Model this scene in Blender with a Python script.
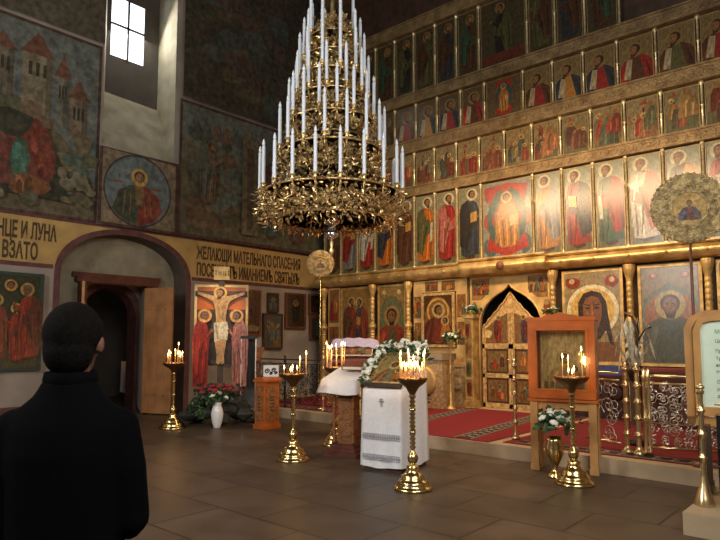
import bpy, bmesh, math, random
from math import sin, cos, pi, radians as RD
from mathutils import Vector, Matrix
from mathutils.geometry import tessellate_polygon
random.seed(7)
for o in list(bpy.data.objects): bpy.data.objects.remove(o)
S = bpy.context.scene
COL = S.collection

# ---------------------------------------------------------------- camera
cam_d = bpy.data.cameras.new('camera'); cam = bpy.data.objects.new('camera', cam_d); COL.objects.link(cam)
cam_d.sensor_width = 36; cam_d.lens = 611/720*36
# optical centre of the photograph lies 19 px below the middle of the frame
cam_d.shift_y = 19/720
cam.location = (0, 0, 1.58)
cam.rotation_euler = (RD(90+4.8645), 0, RD(41.3676))
cam_d.clip_start = 0.05
S.camera = cam
# ---------------------------------------------------------------- world, light, exposure
S.view_settings.view_transform = 'Standard'; S.view_settings.look = 'None'
S.view_settings.gamma = 1; S.view_settings.use_curve_mapping = False
S.view_settings.exposure = 0.0
w = bpy.data.worlds.new('world'); S.world = w; w.use_nodes = True
w.node_tree.nodes['Background'].inputs[0].default_value = (0.62, 0.76, 1.0, 1)
w.node_tree.nodes['Background'].inputs[1].default_value = 1.0

def area(name, loc, target, sx, sy, power, col):
    d = bpy.data.lights.new(name, 'AREA'); d.shape = 'RECTANGLE'; d.size = sx; d.size_y = sy
    d.energy = power; d.color = col
    o = bpy.data.objects.new(name, d); COL.objects.link(o); o.location = loc
    o.rotation_euler = (Vector(target)-Vector(loc)).to_track_quat('-Z', 'Y').to_euler()
    return o
def point(name, loc, power, col, r=0.04):
    d = bpy.data.lights.new(name, 'POINT'); d.energy = power; d.color = col; d.shadow_soft_size = r
    o = bpy.data.objects.new(name, d); COL.objects.link(o); o.location = loc; return o
def spot(name, loc, target, power, col, ang, blend=.6, r=.08):
    d = bpy.data.lights.new(name, 'SPOT'); d.energy = power; d.color = col; d.spot_size = RD(ang); d.spot_blend = blend; d.shadow_soft_size = r
    o = bpy.data.objects.new(name, d); COL.objects.link(o); o.location = loc
    o.rotation_euler = (Vector(target)-Vector(loc)).to_track_quat('-Z', 'Y').to_euler(); return o
COOL = (1.0, 0.96, 0.88); WARM = (1.0, 0.62, 0.3); MILD = (1.0, 0.85, 0.66)
area('daylight_south', (1.0, 3.5, 4.4), (-6.0, 9.0, 3.0), 1.6, 2.4, 120, COOL)
area('daylight_west', (-6.2, -3.2, 4.7), (-5.0, 11.5, 2.6), 1.6, 2.2, 290, COOL)
area('daylight_west_glare', (-10.3, -3.2, 7.0), (-4.5, 11.5, 3.6), 1.2, 2.2, 95, COOL)
area('fill_south_rear', (1.0, 0.2, 4.6), (-12.0, 6.0, 5.2), 1.6, 2.4, 230, (1.0, .93, .82))  # fill light added to brighten the north wall, set at an added window
area('daylight_north', (-12.8, 6.65, 8.75), (-10.5, 6.9, 6.6), 0.9, 1.2, 60, COOL)
area('lamp_local_row', (-5.2, 8.6, 5.0), (-5.2, 11.5, 1.4), 5.0, 0.5, 300, (1.0, 0.68, 0.38))
spot('lamp_crucifix', (-8.2, 5.6, 4.2), (-10.0, 7.2, 2.15), 420, (1.0, 0.72, 0.42), 20)

# ---------------------------------------------------------------- materials
M = {}
def mat(name, col, rough=.6, metal=0., noise=0., nscale=8., bump=0., bscale=30., col2=None, emit=None, es=0., spec=.5, coat=0., detail=6):
    m = bpy.data.materials.new(name); m.use_nodes = True
    nt = m.node_tree; b = nt.nodes['Principled BSDF']; N = nt.nodes.new; L = nt.links.new
    b.inputs['Base Color'].default_value = (*col, 1); b.inputs['Roughness'].default_value = rough
    b.inputs['Metallic'].default_value = metal; b.inputs['Specular IOR Level'].default_value = spec
    b.inputs['Coat Weight'].default_value = coat
    tc = N('ShaderNodeTexCoord')
    if noise > 0 or col2:
        n = N('ShaderNodeTexNoise'); n.inputs['Scale'].default_value = nscale; n.inputs['Detail'].default_value = detail
        L(tc.outputs['Object'], n.inputs['Vector'])
        r = N('ShaderNodeValToRGB'); c2 = col2 or tuple(max(0, c*(1-noise)) for c in col)
        r.color_ramp.elements[0].position = .35; r.color_ramp.elements[1].position = .65
        r.color_ramp.elements[0].color = (*c2, 1); r.color_ramp.elements[1].color = (*col, 1)
        L(n.outputs['Fac'], r.inputs['Fac']); L(r.outputs['Color'], b.inputs['Base Color'])
    if bump > 0:
        n2 = N('ShaderNodeTexNoise'); n2.inputs['Scale'].default_value = bscale; n2.inputs['Detail'].default_value = 4
        L(tc.outputs['Object'], n2.inputs['Vector'])
        bp = N('ShaderNodeBump'); bp.inputs['Strength'].default_value = bump; bp.inputs['Distance'].default_value = .02
        L(n2.outputs['Fac'], bp.inputs['Height']); L(bp.outputs['Normal'], b.inputs['Normal'])
    if emit:
        b.inputs['Emission Color'].default_value = (*emit, 1); b.inputs['Emission Strength'].default_value = es
    M[name] = m; return m

def paint_mat(name, rough, nscale, amt, spec=.5, fold=False, lo=.7, hi=1.35, wear=(.30, .22, .11), wamt=.3, pigment=1.):
    """colour comes from the painted colour attribute, broken up by age and wear"""
    m = bpy.data.materials.new(name); m.use_nodes = True
    nt = m.node_tree; b = nt.nodes['Principled BSDF']; N = nt.nodes.new; L = nt.links.new
    a = N('ShaderNodeAttribute'); a.attribute_name = 'Col'
    tc = N('ShaderNodeTexCoord')
    n = N('ShaderNodeTexNoise'); n.inputs['Scale'].default_value = nscale; n.inputs['Detail'].default_value = 8; n.inputs['Roughness'].default_value = .7
    L(tc.outputs['Object'], n.inputs['Vector'])
    r = N('ShaderNodeValToRGB'); r.color_ramp.elements[0].position = .3; r.color_ramp.elements[1].position = .7
    lo = 1-amt; r.color_ramp.elements[0].color = (lo, lo, lo*.96, 1); r.color_ramp.elements[1].color = (1, 1, 1, 1)
    L(n.outputs['Fac'], r.inputs['Fac'])
    mx = N('ShaderNodeMix'); mx.data_type = 'RGBA'; mx.blend_type = 'MULTIPLY'; mx.inputs[0].default_value = 1
    n3 = N('ShaderNodeTexNoise'); n3.inputs['Scale'].default_value = nscale*1.7; n3.inputs['Detail'].default_value = 9; n3.inputs['Roughness'].default_value = .75; L(tc.outputs['Object'], n3.inputs['Vector'])
    m3 = N('ShaderNodeMapRange'); m3.inputs[1].default_value = .35; m3.inputs[2].default_value = .68; m3.inputs[3].default_value = wamt*.35; m3.inputs[4].default_value = min(1, wamt*1.9); L(n3.outputs['Fac'], m3.inputs[0])
    wx_ = N('ShaderNodeMix'); wx_.data_type = 'RGBA'; wx_.inputs[7].default_value = (*wear, 1); L(m3.outputs[0], wx_.inputs[0]); L(a.outputs['Color'], wx_.inputs[6])
    gm = N('ShaderNodeGamma'); gm.inputs['Gamma'].default_value = pigment; L(wx_.outputs[2], gm.inputs['Color']); L(gm.outputs[0], mx.inputs[6]); L(r.outputs['Color'], mx.inputs[7]); 
    n2 = N('ShaderNodeTexNoise'); n2.inputs['Scale'].default_value = nscale*4; n2.inputs['Detail'].default_value = 5
    mpp = N('ShaderNodeMapping'); mpp.inputs['Scale'].default_value = (1, 1, .45) if fold else (1, 1, 1); L(tc.outputs['Object'], mpp.inputs['Vector']); L(mpp.outputs[0], n2.inputs['Vector'])
    hs = N('ShaderNodeHueSaturation'); ma = N('ShaderNodeMapRange'); ma.inputs[1].default_value = .3; ma.inputs[2].default_value = .7; ma.inputs[3].default_value = lo; ma.inputs[4].default_value = hi
    L(n2.outputs['Fac'], ma.inputs[0]); L(ma.outputs[0], hs.inputs['Value']); L(mx.outputs[2], hs.inputs['Color'])
    L(hs.outputs['Color'], b.inputs['Base Color'])
    b.inputs['Roughness'].default_value = rough; b.inputs['Specular IOR Level'].default_value = spec
    M[name] = m; return m

paint_mat('icon_paint', .27, 7, .4, .7, True, .55, 1.35, (.24, .18, .10), .20, 1.42)
paint_mat('matt_paint', .8, 7, .3, .1)
paint_mat('fresco_paint', .85, 2.2, .35, .2, False, .9, 1.35, (.17, .15, .105), .26, 1.12)
mat('old_gold', (.72, .47, .17), .40, .5, .5, 7, .5, 38)
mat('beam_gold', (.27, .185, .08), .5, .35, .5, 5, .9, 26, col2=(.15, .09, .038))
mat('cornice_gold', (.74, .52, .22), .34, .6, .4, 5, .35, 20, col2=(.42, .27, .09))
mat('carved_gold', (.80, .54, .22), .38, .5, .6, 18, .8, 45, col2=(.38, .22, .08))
mat('bright_column', (.86, .74, .42), .32, .6, .4, 20)
mat('icon_edge', (.34, .23, .10), .45, .3, .4, 9)
mat('openwork_gold', (.62, .47, .22), .4, .4, .6, 22, .8, 60, col2=(.22, .16, .08))
mat('gold_ground', (.74, .50, .20), .36, .4, .35, 4, .5, 60, col2=(.50, .32, .12))
mat('brass', (.83, .62, .27), .2, 1., .25, 12)
mat('dark_bronze', (.30, .17, .07), .3, .9, .3, 12)
mat('chandelier_brass', (.92, .68, .32), .28, .7, .5, 14, col2=(.42, .27, .11))
mat('silver_glass', (.75, .75, .78), .12, .9)
mat('copper', (.72, .30, .12), .28, 1.)
mat('dark_back', (.02, .014, .01), .9)
mat('dark_wood', (.06, .03, .018), .5, 0, .5, 6)
mat('red_wood', (.13, .035, .02), .5, 0, .4, 6)
mat('plank_wood', (.42, .19, .07), .55, 0, .35, 4, .15, 20)
mat('carved_wood', (.36, .14, .045), .45, 0, .5, 14, .8, 40)
mat('orange_wood', (.50, .125, .022), .3, 0, .3, 5, coat=.4)
mat('light_wood', (.52, .27, .09), .4, 0, .3, 5)
mat('brown_wood', (.17, .06, .025), .4, 0, .4, 8)
mat('black_cloth', (.0022, .0022, .003), .95, 0, spec=.05)
mat('skin', (.17, .08, .055), .65, spec=.2)
mat('hair', (.005, .004, .0035), .9, 0, .5, 60, .3, 120, spec=.1)
mat('white_cloth', (.80, .80, .84), .85, 0, .08, 20, .2, 60)
mat('grey_stitch', (.42, .43, .46), .8, 0, .4, 60)
mat('lilac_cloth', (.45, .40, .60), .8, 0, .2, 20)
mat('blue_cloth', (.04, .06, .20), .8, 0, .3, 15)
mat('wax', (.95, .70, .35), .5, emit=(1., .5, .18), es=.25)
mat('flame', (1., .6, .2), .5, emit=(1., .62, .22), es=14.)
mat('candle_white', (.80, .87, .98), .4, 0, .05, 10)
mat('bulb_glass', (.82, .88, .95), .15, 0)
mat('green_frame', (.03, .05, .035), .6, 0, .4, 8)
mat('petal_white', (.86, .88, .78), .6, 0, .2, 30)
mat('petal_red', (.35, .02, .04), .6, 0, .4, 30)
mat('leaf_green', (.05, .11, .035), .6, 0, .5, 20)
mat('rock_dark', (.045, .047, .04), .75, 0, .5, 5, .6, 12)
mat('porcelain', (.75, .75, .76), .2)
mat('iron_black', (.01, .01, .01), .4, .3)
mat('railing_brass', (.80, .64, .36), .28, 1.)
mat('silver_scroll', (.75, .70, .62), .3, .9)
mat('paper', (.62, .74, .62), .8, 0, .06, 12)
mat('ink', (.03, .05, .03), .8)
mat('ink_green', (.04, .30, .12), .8)
mat('book_red', (.16, .02, .015), .5)
mat('palm_dry', (.70, .66, .50), .7, 0, .4, 20)
mat('brocade', (.66, .50, .28), .5, .35, .5, 16, .9, 30, col2=(.40, .24, .10))
mat('panel_red', (.075, .026, .016), .5, 0, .4, 8)
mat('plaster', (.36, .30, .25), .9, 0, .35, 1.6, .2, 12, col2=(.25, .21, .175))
mat('plaster_light', (.34, .30, .21), .9, 0, .35, 2.4, .2, 12, col2=(.21, .19, .13))
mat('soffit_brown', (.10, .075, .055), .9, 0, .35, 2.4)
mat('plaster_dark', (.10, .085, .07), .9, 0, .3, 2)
mat('border_plum', (.14, .055, .05), .85, 0, .4, 6)
mat('ochre_band', (.50, .33, .11), .8, 0, .4, 2.5, .1, 15, col2=(.36, .23, .08))
mat('letter_brown', (.07, .04, .02), .85)
mat('step_stone', (.48, .36, .23), .6, 0, .25, 3, .1, 14)
mat('window_sky', (.8, .9, 1.), .5, emit=(.86, .94, 1.), es=3.)
def pane_glass():
    m = bpy.data.materials.new('pane'); m.use_nodes = True; nt = m.node_tree
    b = nt.nodes['Principled BSDF']; out = nt.nodes['Material Output']
    g = nt.nodes.new('ShaderNodeBsdfGlossy'); g.inputs['Roughness'].default_value = .03
    t = nt.nodes.new('ShaderNodeBsdfTransparent'); mx = nt.nodes.new('ShaderNodeMixShader'); mx.inputs[0].default_value = .16
    nt.links.new(t.outputs[0], mx.inputs[1]); nt.links.new(g.outputs[0], mx.inputs[2]); nt.links.new(mx.outputs[0], out.inputs[0]); M['pane'] = m
pane_glass()
def floor_mat():
    m = bpy.data.materials.new('stone_slabs'); m.use_nodes = True; nt = m.node_tree; b = nt.nodes['Principled BSDF']; N = nt.nodes.new; L = nt.links.new
    tc = N('ShaderNodeTexCoord'); mp = N('ShaderNodeMapping'); mp.inputs['Rotation'].default_value = (0, 0, RD(0)); L(tc.outputs['Object'], mp.inputs['Vector'])
    br = N('ShaderNodeTexBrick'); br.inputs['Scale'].default_value = 1; br.inputs['Brick Width'].default_value = 1.1; br.inputs['Row Height'].default_value = .72
    br.inputs['Mortar Size'].default_value = .012; br.inputs['Color1'].default_value = (.115, .080, .055, 1); br.inputs['Color2'].default_value = (.075, .054, .040, 1)
    br.inputs['Mortar'].default_value = (.022, .018, .014, 1); L(mp.outputs[0], br.inputs['Vector'])
    n = N('ShaderNodeTexNoise'); n.inputs['Scale'].default_value = 1.7; n.inputs['Detail'].default_value = 9; n.inputs['Roughness'].default_value = .65; L(tc.outputs['Object'], n.inputs['Vector'])
    r = N('ShaderNodeValToRGB'); r.color_ramp.elements[0].position = .3; r.color_ramp.elements[0].color = (.45, .42, .4, 1); r.color_ramp.elements[1].position = .72; r.color_ramp.elements[1].color = (1.25, 1.15, 1.05, 1)
    L(n.outputs['Fac'], r.inputs['Fac'])
    mx = N('ShaderNodeMix'); mx.data_type = 'RGBA'; mx.blend_type = 'MULTIPLY'; mx.inputs[0].default_value = 1; L(br.outputs['Color'], mx.inputs[6]); L(r.outputs['Color'], mx.inputs[7])
    L(mx.outputs[2], b.inputs['Base Color'])
    mr = N('ShaderNodeMapRange'); mr.inputs[3].default_value = .3; mr.inputs[4].default_value = .6; L(n.outputs['Fac'], mr.inputs[0]); L(mr.outputs[0], b.inputs['Roughness'])
    bp = N('ShaderNodeBump'); bp.inputs['Strength'].default_value = .4; bp.inputs['Distance'].default_value = .01; L(br.outputs['Fac'], bp.inputs['Height']); bp.invert = True; L(bp.outputs[0], b.inputs['Normal'])
    M['stone_slabs'] = m
floor_mat()
def carpet_mat():
    m = bpy.data.materials.new('carpet_red'); m.use_nodes = True; nt = m.node_tree; b = nt.nodes['Principled BSDF']; N = nt.nodes.new; L = nt.links.new
    a = N('ShaderNodeAttribute'); a.attribute_name = 'Col'; tc = N('ShaderNodeTexCoord')
    n = N('ShaderNodeTexNoise'); n.inputs['Scale'].default_value = 60; L(tc.outputs['Object'], n.inputs['Vector'])
    hs = N('ShaderNodeHueSaturation'); mr = N('ShaderNodeMapRange'); mr.inputs[3].default_value = .75; mr.inputs[4].default_value = 1.25
    L(n.outputs['Fac'], mr.inputs[0]); L(mr.outputs[0], hs.inputs['Value']); L(a.outputs['Color'], hs.inputs['Color']); L(hs.outputs[0], b.inputs['Base Color'])
    b.inputs['Roughness'].default_value = .95; M['carpet_red'] = m
carpet_mat()

# ---------------------------------------------------------------- mesh builder
class MB:
    def __init__(s): s.bm = bmesh.new(); s.ml = []; s.c = s.bm.loops.layers.float_color.new('Col'); s.mi = 0; s.col = (1, 1, 1)
    def m(s, name):
        if name not in s.ml: s.ml.append(name)
        s.mi = s.ml.index(name); return s
    def face(s, vs, smooth=False):
        try: f = s.bm.faces.new(vs)
        except ValueError: return None
        f.material_index = s.mi; f.smooth = smooth
        for l in f.loops: l[s.c] = (*s.col, 1)
        return f
    def box(s, x0, x1, y0, y1, z0, z1, M4=None):
        P = [(x0,y0,z0),(x1,y0,z0),(x1,y1,z0),(x0,y1,z0),(x0,y0,z1),(x1,y0,z1),(x1,y1,z1),(x0,y1,z1)]
        v = [s.bm.verts.new(M4 @ Vector(p) if M4 else p) for p in P]
        for q in ((0,3,2,1),(4,5,6,7),(0,1,5,4),(1,2,6,5),(2,3,7,6),(3,0,4,7)): s.face([v[i] for i in q])
        return s
    def poly(s, pts, col=None):
        if col: s.col = col
        return s.face([s.bm.verts.new(p) for p in pts])
    def prism(s, pts, axis, a, b, smooth=False):
        """pts: 2-D outline; axis: 'x','y','z' extruded from a to b"""
        def P(p, t): return {'x': (t, p[0], p[1]), 'y': (p[0], t, p[1]), 'z': (p[0], p[1], t)}[axis]
        A = [s.bm.verts.new(P(p, a)) for p in pts]; B = [s.bm.verts.new(P(p, b)) for p in pts]; n = len(pts)
        s.face(A); s.face(B[::-1])
        for i in range(n): s.face([A[i], B[i], B[(i+1)%n], A[(i+1)%n]], smooth)
        return s
    def lathe(s, prof, c=(0,0,0), n=20, smooth=True, M4=None):
        R = []
        for r, z in prof:
            ring = []
            for k in range(n):
                p = Vector((c[0]+r*cos(2*pi*k/n), c[1]+r*sin(2*pi*k/n), c[2]+z))
                ring.append(s.bm.verts.new(M4 @ p if M4 else p))
            R.append(ring)
        for i in range(len(R)-1):
            for k in range(n): s.face([R[i][k], R[i][(k+1)%n], R[i+1][(k+1)%n], R[i+1][k]], smooth)
        if prof[0][0] > 1e-4: s.face(R[0][::-1])
        if prof[-1][0] > 1e-4: s.face(R[-1])
        return s
    def tube(s, pts, r, n=6, smooth=True, cap=True):
        pts = [Vector(p) for p in pts]; N_ = len(pts); rs = r if isinstance(r, (list, tuple)) else [r]*N_
        up = Vector((0, 0, 1)); R = []; prev = None
        for i, p in enumerate(pts):
            d = (pts[min(i+1, N_-1)]-pts[max(i-1, 0)])
            if d.length < 1e-9: d = Vector((0,0,1))
            d.normalize()
            if prev is None:
                a = d.cross(up)
                if a.length < .05: a = d.cross(Vector((1, 0, 0)))
            else:
                a = prev - d*prev.dot(d)
                if a.length < 1e-6: a = d.cross(up)
            a.normalize(); prev = a; b = d.cross(a)
            R.append([s.bm.verts.new(p+(a*cos(2*pi*k/n)+b*sin(2*pi*k/n))*rs[i]) for k in range(n)])
        for i in range(N_-1):
            for k in range(n): s.face([R[i][k], R[i][(k+1)%n], R[i+1][(k+1)%n], R[i+1][k]], smooth)
        if cap: s.face(R[0][::-1]); s.face(R[-1])
        return s
    def ball(s, c, rx, ry=None, rz=None, n=10, m_=6, M4=None):
        ry = ry or rx; rz = rz or rx
        top = Vector((c[0], c[1], c[2]+rz)); bot = Vector((c[0], c[1], c[2]-rz))
        T = s.bm.verts.new(M4 @ top if M4 else top); B = s.bm.verts.new(M4 @ bot if M4 else bot); R = []
        for j in range(1, m_):
            t = pi*j/m_; row = []
            for k in range(n):
                p = Vector((c[0]+rx*sin(t)*cos(2*pi*k/n), c[1]+ry*sin(t)*sin(2*pi*k/n), c[2]+rz*cos(t)))
                row.append(s.bm.verts.new(M4 @ p if M4 else p))
            R.append(row)
        for k in range(n):
            s.face([T, R[0][k], R[0][(k+1)%n]], True); s.face([B, R[-1][(k+1)%n], R[-1][k]], True)
            for j in range(len(R)-1): s.face([R[j][k], R[j+1][k], R[j+1][(k+1)%n], R[j][(k+1)%n]], True)
        return s
    def grid(s, fn, nu, nv, smooth=True):
        V = [[s.bm.verts.new(fn(i/nu, j/nv)) for j in range(nv+1)] for i in range(nu+1)]
        for i in range(nu):
            for j in range(nv): s.face([V[i][j], V[i+1][j], V[i+1][j+1], V[i][j+1]], smooth)
        return s
    def build(s, name, material=None, parent=None, loc=None, rz=0., norm=True):
        if material: s.ml = [material] if len(s.ml) < 1 else s.ml
        if norm: bmesh.ops.recalc_face_normals(s.bm, faces=s.bm.faces)
        me = bpy.data.meshes.new(name); s.bm.to_mesh(me); s.bm.free()
        for k in s.ml: me.materials.append(M[k])
        o = bpy.data.objects.new(name, me); COL.objects.link(o)
        if parent: o.parent = parent
        if loc is not None: o.location = loc
        o.rotation_euler.z = rz
        return o
def B(mt): return MB().m(mt)
def empty(name, loc=(0,0,0), rz=0.):
    o = bpy.data.objects.new(name, None); COL.objects.link(o); o.location = loc; o.rotation_euler.z = rz; o.empty_display_size = .1; return o
def tag(o, label, cat, group=None):
    o['label'] = label; o['category'] = cat
    if group: o['group'] = group
    return o
def struct(o): o['kind'] = 'structure'; return o
KIDS = {}
def kids(o):
    return [c for c in COL.objects if c.parent == o]
def copy_tree(o, parent=None, klist=None):
    c = o.copy(); COL.objects.link(c)
    if parent: c.parent = parent
    for ch in (klist if klist is not None else kids(o)): copy_tree(ch, c)
    return c
ORD = ['zeroth','first','second','third','fourth','fifth','sixth','seventh','eighth','ninth','tenth','eleventh','twelfth','thirteenth']
WALL = RD(90)      # objects hung on the north (left) wall: local x runs along world +Y

# ---------------------------------------------------------------- room shell
XL, XR, YB, YI, YE, ZT = -12.0, 1.2, -3.6, 11.5, 13.4, 11.8
f = B('stone_slabs'); f.poly([(XL-5.5, YB, 0), (XR, YB, 0), (XR, YE, 0), (XL-5.5, YE, 0)]); struct(f.build('floor', norm=False))
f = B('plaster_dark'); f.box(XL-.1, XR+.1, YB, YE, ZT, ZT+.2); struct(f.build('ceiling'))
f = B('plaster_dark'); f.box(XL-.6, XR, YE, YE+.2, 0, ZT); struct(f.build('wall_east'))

def wall_with_holes(name, material, fixed, axis, u0, u1, z0, z1, holes, depth):
    """vertical sheet plus a reveal of given depth round each hole"""
    mb = B(material)
    P = (lambda u, z, d=0.: (fixed+d, u, z)) if axis == 'x' else (lambda u, z, d=0.: (u, fixed+d, z))
    loops = [[Vector((u, z, 0)) for u, z in lp] for lp in ([[(u0, z0), (u1, z0), (u1, z1), (u0, z1)]]+holes)]
    flat = [p for lp in loops for p in lp]; vs = [mb.bm.verts.new(P(p.x, p.y)) for p in flat]
    for t in tessellate_polygon(loops): mb.face([vs[i] for i in t])
    for lp in holes:
        n = len(lp)
        for i in range(n):
            a, b = lp[i], lp[(i+1) % n]
            if abs(a[1]) < 1e-5 and abs(b[1]) < 1e-5: continue
            mb.poly([P(*a), P(*b), P(b[0], b[1], depth), P(a[0], a[1], depth)])
    return mb
def arch(c, hw, z0, zs, rise, n=20, pw=2.):
    pts = [(c-hw, z0)]
    for k in range(n+1):
        t = pi-pi*k/n; x = cos(t); y = abs(sin(t))**(2/pw)
        pts.append((c+hw*x, zs+rise*y))
    pts.append((c+hw, z0)); return pts

# --- south and west walls with window openings (behind and beside the camera); the rear south one is added for fill
def rect(a, b, c, d): return [(a, c), (b, c), (b, d), (a, d)]
mb = wall_with_holes('wall_south', 'plaster', XR, 'x', YB, YE, 0, ZT, [rect(2.5, 4.5, 3.2, 6.0), rect(-.8, 1.2, 3.2, 6.0)], .9); mb.build('wall_south', norm=False)['kind'] = 'structure'
mb = wall_with_holes('wall_west', 'plaster', YB, 'y', XL-.1, XR, 0, ZT, [rect(-7.2, -5.2, 3.4, 6.0), rect(-10.9, -9.7, 5.9, 8.1)], -.9); mb.build('wall_west', norm=False)['kind'] = 'structure'
def window(name, pts3, parts):
    mb = B('window_sky'); mb.poly(pts3); o = struct(mb.build(name, norm=False))
    fr = B('dark_wood')
    for t in parts: fr.box(*t)
    fr.build('window_frame', parent=o)
window('window_1', [(XR+.9, 2.5, 3.2), (XR+.9, 4.5, 3.2), (XR+.9, 4.5, 6.0), (XR+.9, 2.5, 6.0)], [(XR+.82, XR+.88, 3.47, 3.53, 3.2, 6), (XR+.82, XR+.88, 2.5, 4.5, 4.57, 4.63)])
window('fill_window', [(XR+.9, -.8, 3.2), (XR+.9, 1.2, 3.2), (XR+.9, 1.2, 6.0), (XR+.9, -.8, 6.0)], [(XR+.82, XR+.88, .17, .23, 3.2, 6), (XR+.82, XR+.88, -.8, 1.2, 4.57, 4.63)])  # unseen window added to go with the rear fill light
window('window_2', [(-7.2, YB-.9, 3.4), (-5.2, YB-.9, 3.4), (-5.2, YB-.9, 6), (-7.2, YB-.9, 6)], [(-6.23, -6.17, YB-.88, YB-.82, 3.4, 6), (-7.2, -5.2, YB-.88, YB-.82, 4.7, 4.76)])
window('window_3', [(-10.9, YB-.9, 5.9), (-9.7, YB-.9, 5.9), (-9.7, YB-.9, 8.1), (-10.9, YB-.9, 8.1)], [(-10.33, -10.27, YB-.88, YB-.82, 5.9, 8.1), (-10.9, -9.7, YB-.88, YB-.82, 7, 7.06)])

# --- north wall: niche with window, arched door niche, frescoes
ARC = arch(6.32, 1.38, 0, 2.86, .92, 24, 2.3)
NF = [(5.64, 5.58), (7.30, 5.53), (7.30, 9.9), (5.64, 9.9)]
mb = wall_with_holes('wall_left', 'plaster', XL, 'x', YB, YE, 0, ZT, [ARC, NF], -.001)
wl = mb
# arched niche reveal and its back wall with the doorway
wl.m('soffit_brown')  # arch soffit in dark brown, its shade put into the colour
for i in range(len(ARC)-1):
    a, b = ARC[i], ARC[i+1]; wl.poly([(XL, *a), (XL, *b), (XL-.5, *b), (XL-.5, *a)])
wl.m('plaster_light')
def sheet(mb, X, outer, holes):
    loops = [[Vector((u, z, 0)) for u, z in lp] for lp in [outer]+holes]
    flat = [p for lp in loops for p in lp]; vs = [mb.bm.verts.new((X, p.x, p.y)) for p in flat]
    for t in tessellate_polygon(loops): mb.face([vs[i] for i in t])
DOORW = [(5.62, 0), (6.98, 0), (6.98, 2.77), (5.62, 2.77)]
sheet(wl, XL-.5, ARC, [DOORW])
wl.m('plaster')
for (a, b) in zip(DOORW, DOORW[1:]+DOORW[:1]):
    if a[1] == 0 and b[1] == 0: continue
    wl.poly([(XL-.5, *a), (XL-.5, *b), (XL-1.3, b[0]+(.3 if b[0] > 6 else -.1), b[1]+.15), (XL-1.3, a[0]+(.3 if a[0] > 6 else -.1), a[1]+.15)])
# window niche: splayed sides, steep sill, back wall
NB = [(6.12, 7.10), (7.40, 7.04), (7.40, 9.9), (6.12, 9.9)]
wl.m('plaster_light')
wl.poly([(XL, *NF[0]), (XL, *NF[1]), (XL-.95, *NB[1]), (XL-.95, *NB[0])])
wl.poly([(XL, *NF[1]), (XL, *NF[2]), (XL-.95, *NB[2]), (XL-.95, *NB[1])])
wl.poly([(XL, *NF[3]), (XL, *NF[0]), (XL-.95, *NB[0]), (XL-.95, *NB[3])])
wl.poly([(XL, *NF[2]), (XL, *NF[3]), (XL-.95, *NB[3]), (XL-.95, *NB[2])])
wl.m('plaster_dark'); sheet(wl, XL-.95, NB, [[(6.22, 8.0), (7.02, 8.0), (7.02, 9.4), (6.22, 9.4)]])  # niche back in dark plaster: deep shade put into its colour

# fresco painting helpers: plane at X = XL + d, local (y, z)
def blobpts(cx, cz, rx, rz, n=14, jit=.15, rnd=random):
    return [(cx+rx*cos(2*pi*k/n)*(1+rnd.uniform(-jit, jit)), cz+rz*sin(2*pi*k/n)*(1+rnd.uniform(-jit, jit))) for k in range(n)]
class Paint:
    """paints flat coloured shapes, each a hair above the last. plane: function (u, z, layer)->3-D"""
    def __init__(s, mb, plane): s.mb = mb; s.pl = plane; s.k = 0
    def p(s, pts, col, up=True):
        if up: s.k += 1
        s.mb.poly([s.pl(u, z, s.k) for u, z in pts], col)
    def disc(s, cx, cz, r, col, n=20, rz=None): s.p([(cx+r*cos(2*pi*k/n), cz+(rz or r)*sin(2*pi*k/n)) for k in range(n)], col)
    def blob(s, cx, cz, rx, rz, col, jit=.15, n=14): s.p(blobpts(cx, cz, rx, rz, n, jit), col)
    def rect(s, a, b, c, d, col): s.p([(a, c), (b, c), (b, d), (a, d)], col)
    def ring(s, cx, cz, r0, r1, col, n=28):
        s.k += 1
        for k in range(n):
            a, b = 2*pi*k/n, 2*pi*(k+1)/n
            s.mb.poly([s.pl(cx+r*cos(t), cz+r*sin(t), s.k) for r, t in ((r0, a), (r1, a), (r1, b), (r0, b))], col)
def dk(c, k): return tuple(max(0, min(1, x*k)) for x in c)
SKIN = (.36, .20, .105); HALO = (.62, .47, .23)
def head(P, x, z, r, dirn=0, halo=HALO, hair=(.08, .04, .025), skin=SKIN, beard=False):
    if halo: P.disc(x, z, r*1.58, dk(halo, .7)); P.disc(x, z, r*1.50, halo)
    P.disc(x-dirn*r*.08, z+r*.12, r*.98, hair, 14)
    if beard: P.p([(x-r*.75, z-r*.2), (x+r*.75, z-r*.2), (x+r*.35+dirn*r*.3, z-r*1.45), (x-r*.35+dirn*r*.3, z-r*1.45)], hair)
    P.disc(x+dirn*r*.18, z-r*.08, r*.74, dk(skin, .7), 14, r*.88); P.disc(x+dirn*r*.2, z-r*.02, r*.62, skin, 14, r*.74)
    e = r*.22
    for sx in (-1, 1): P.rect(x+dirn*r*.25+sx*e*1.3-e*.5, x+dirn*r*.25+sx*e*1.3+e*.5, z+r*.02, z+r*.16, (.03, .015, .01))
    P.rect(x+dirn*r*.3-e*.22, x+dirn*r*.3+e*.22, z-r*.36, z+r*.05, dk(skin, 1.5))
    P.rect(x+dirn*r*.25-e*.7, x+dirn*r*.25+e*.7, z-r*.52, z-r*.44, (.16, .04, .03))
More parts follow.
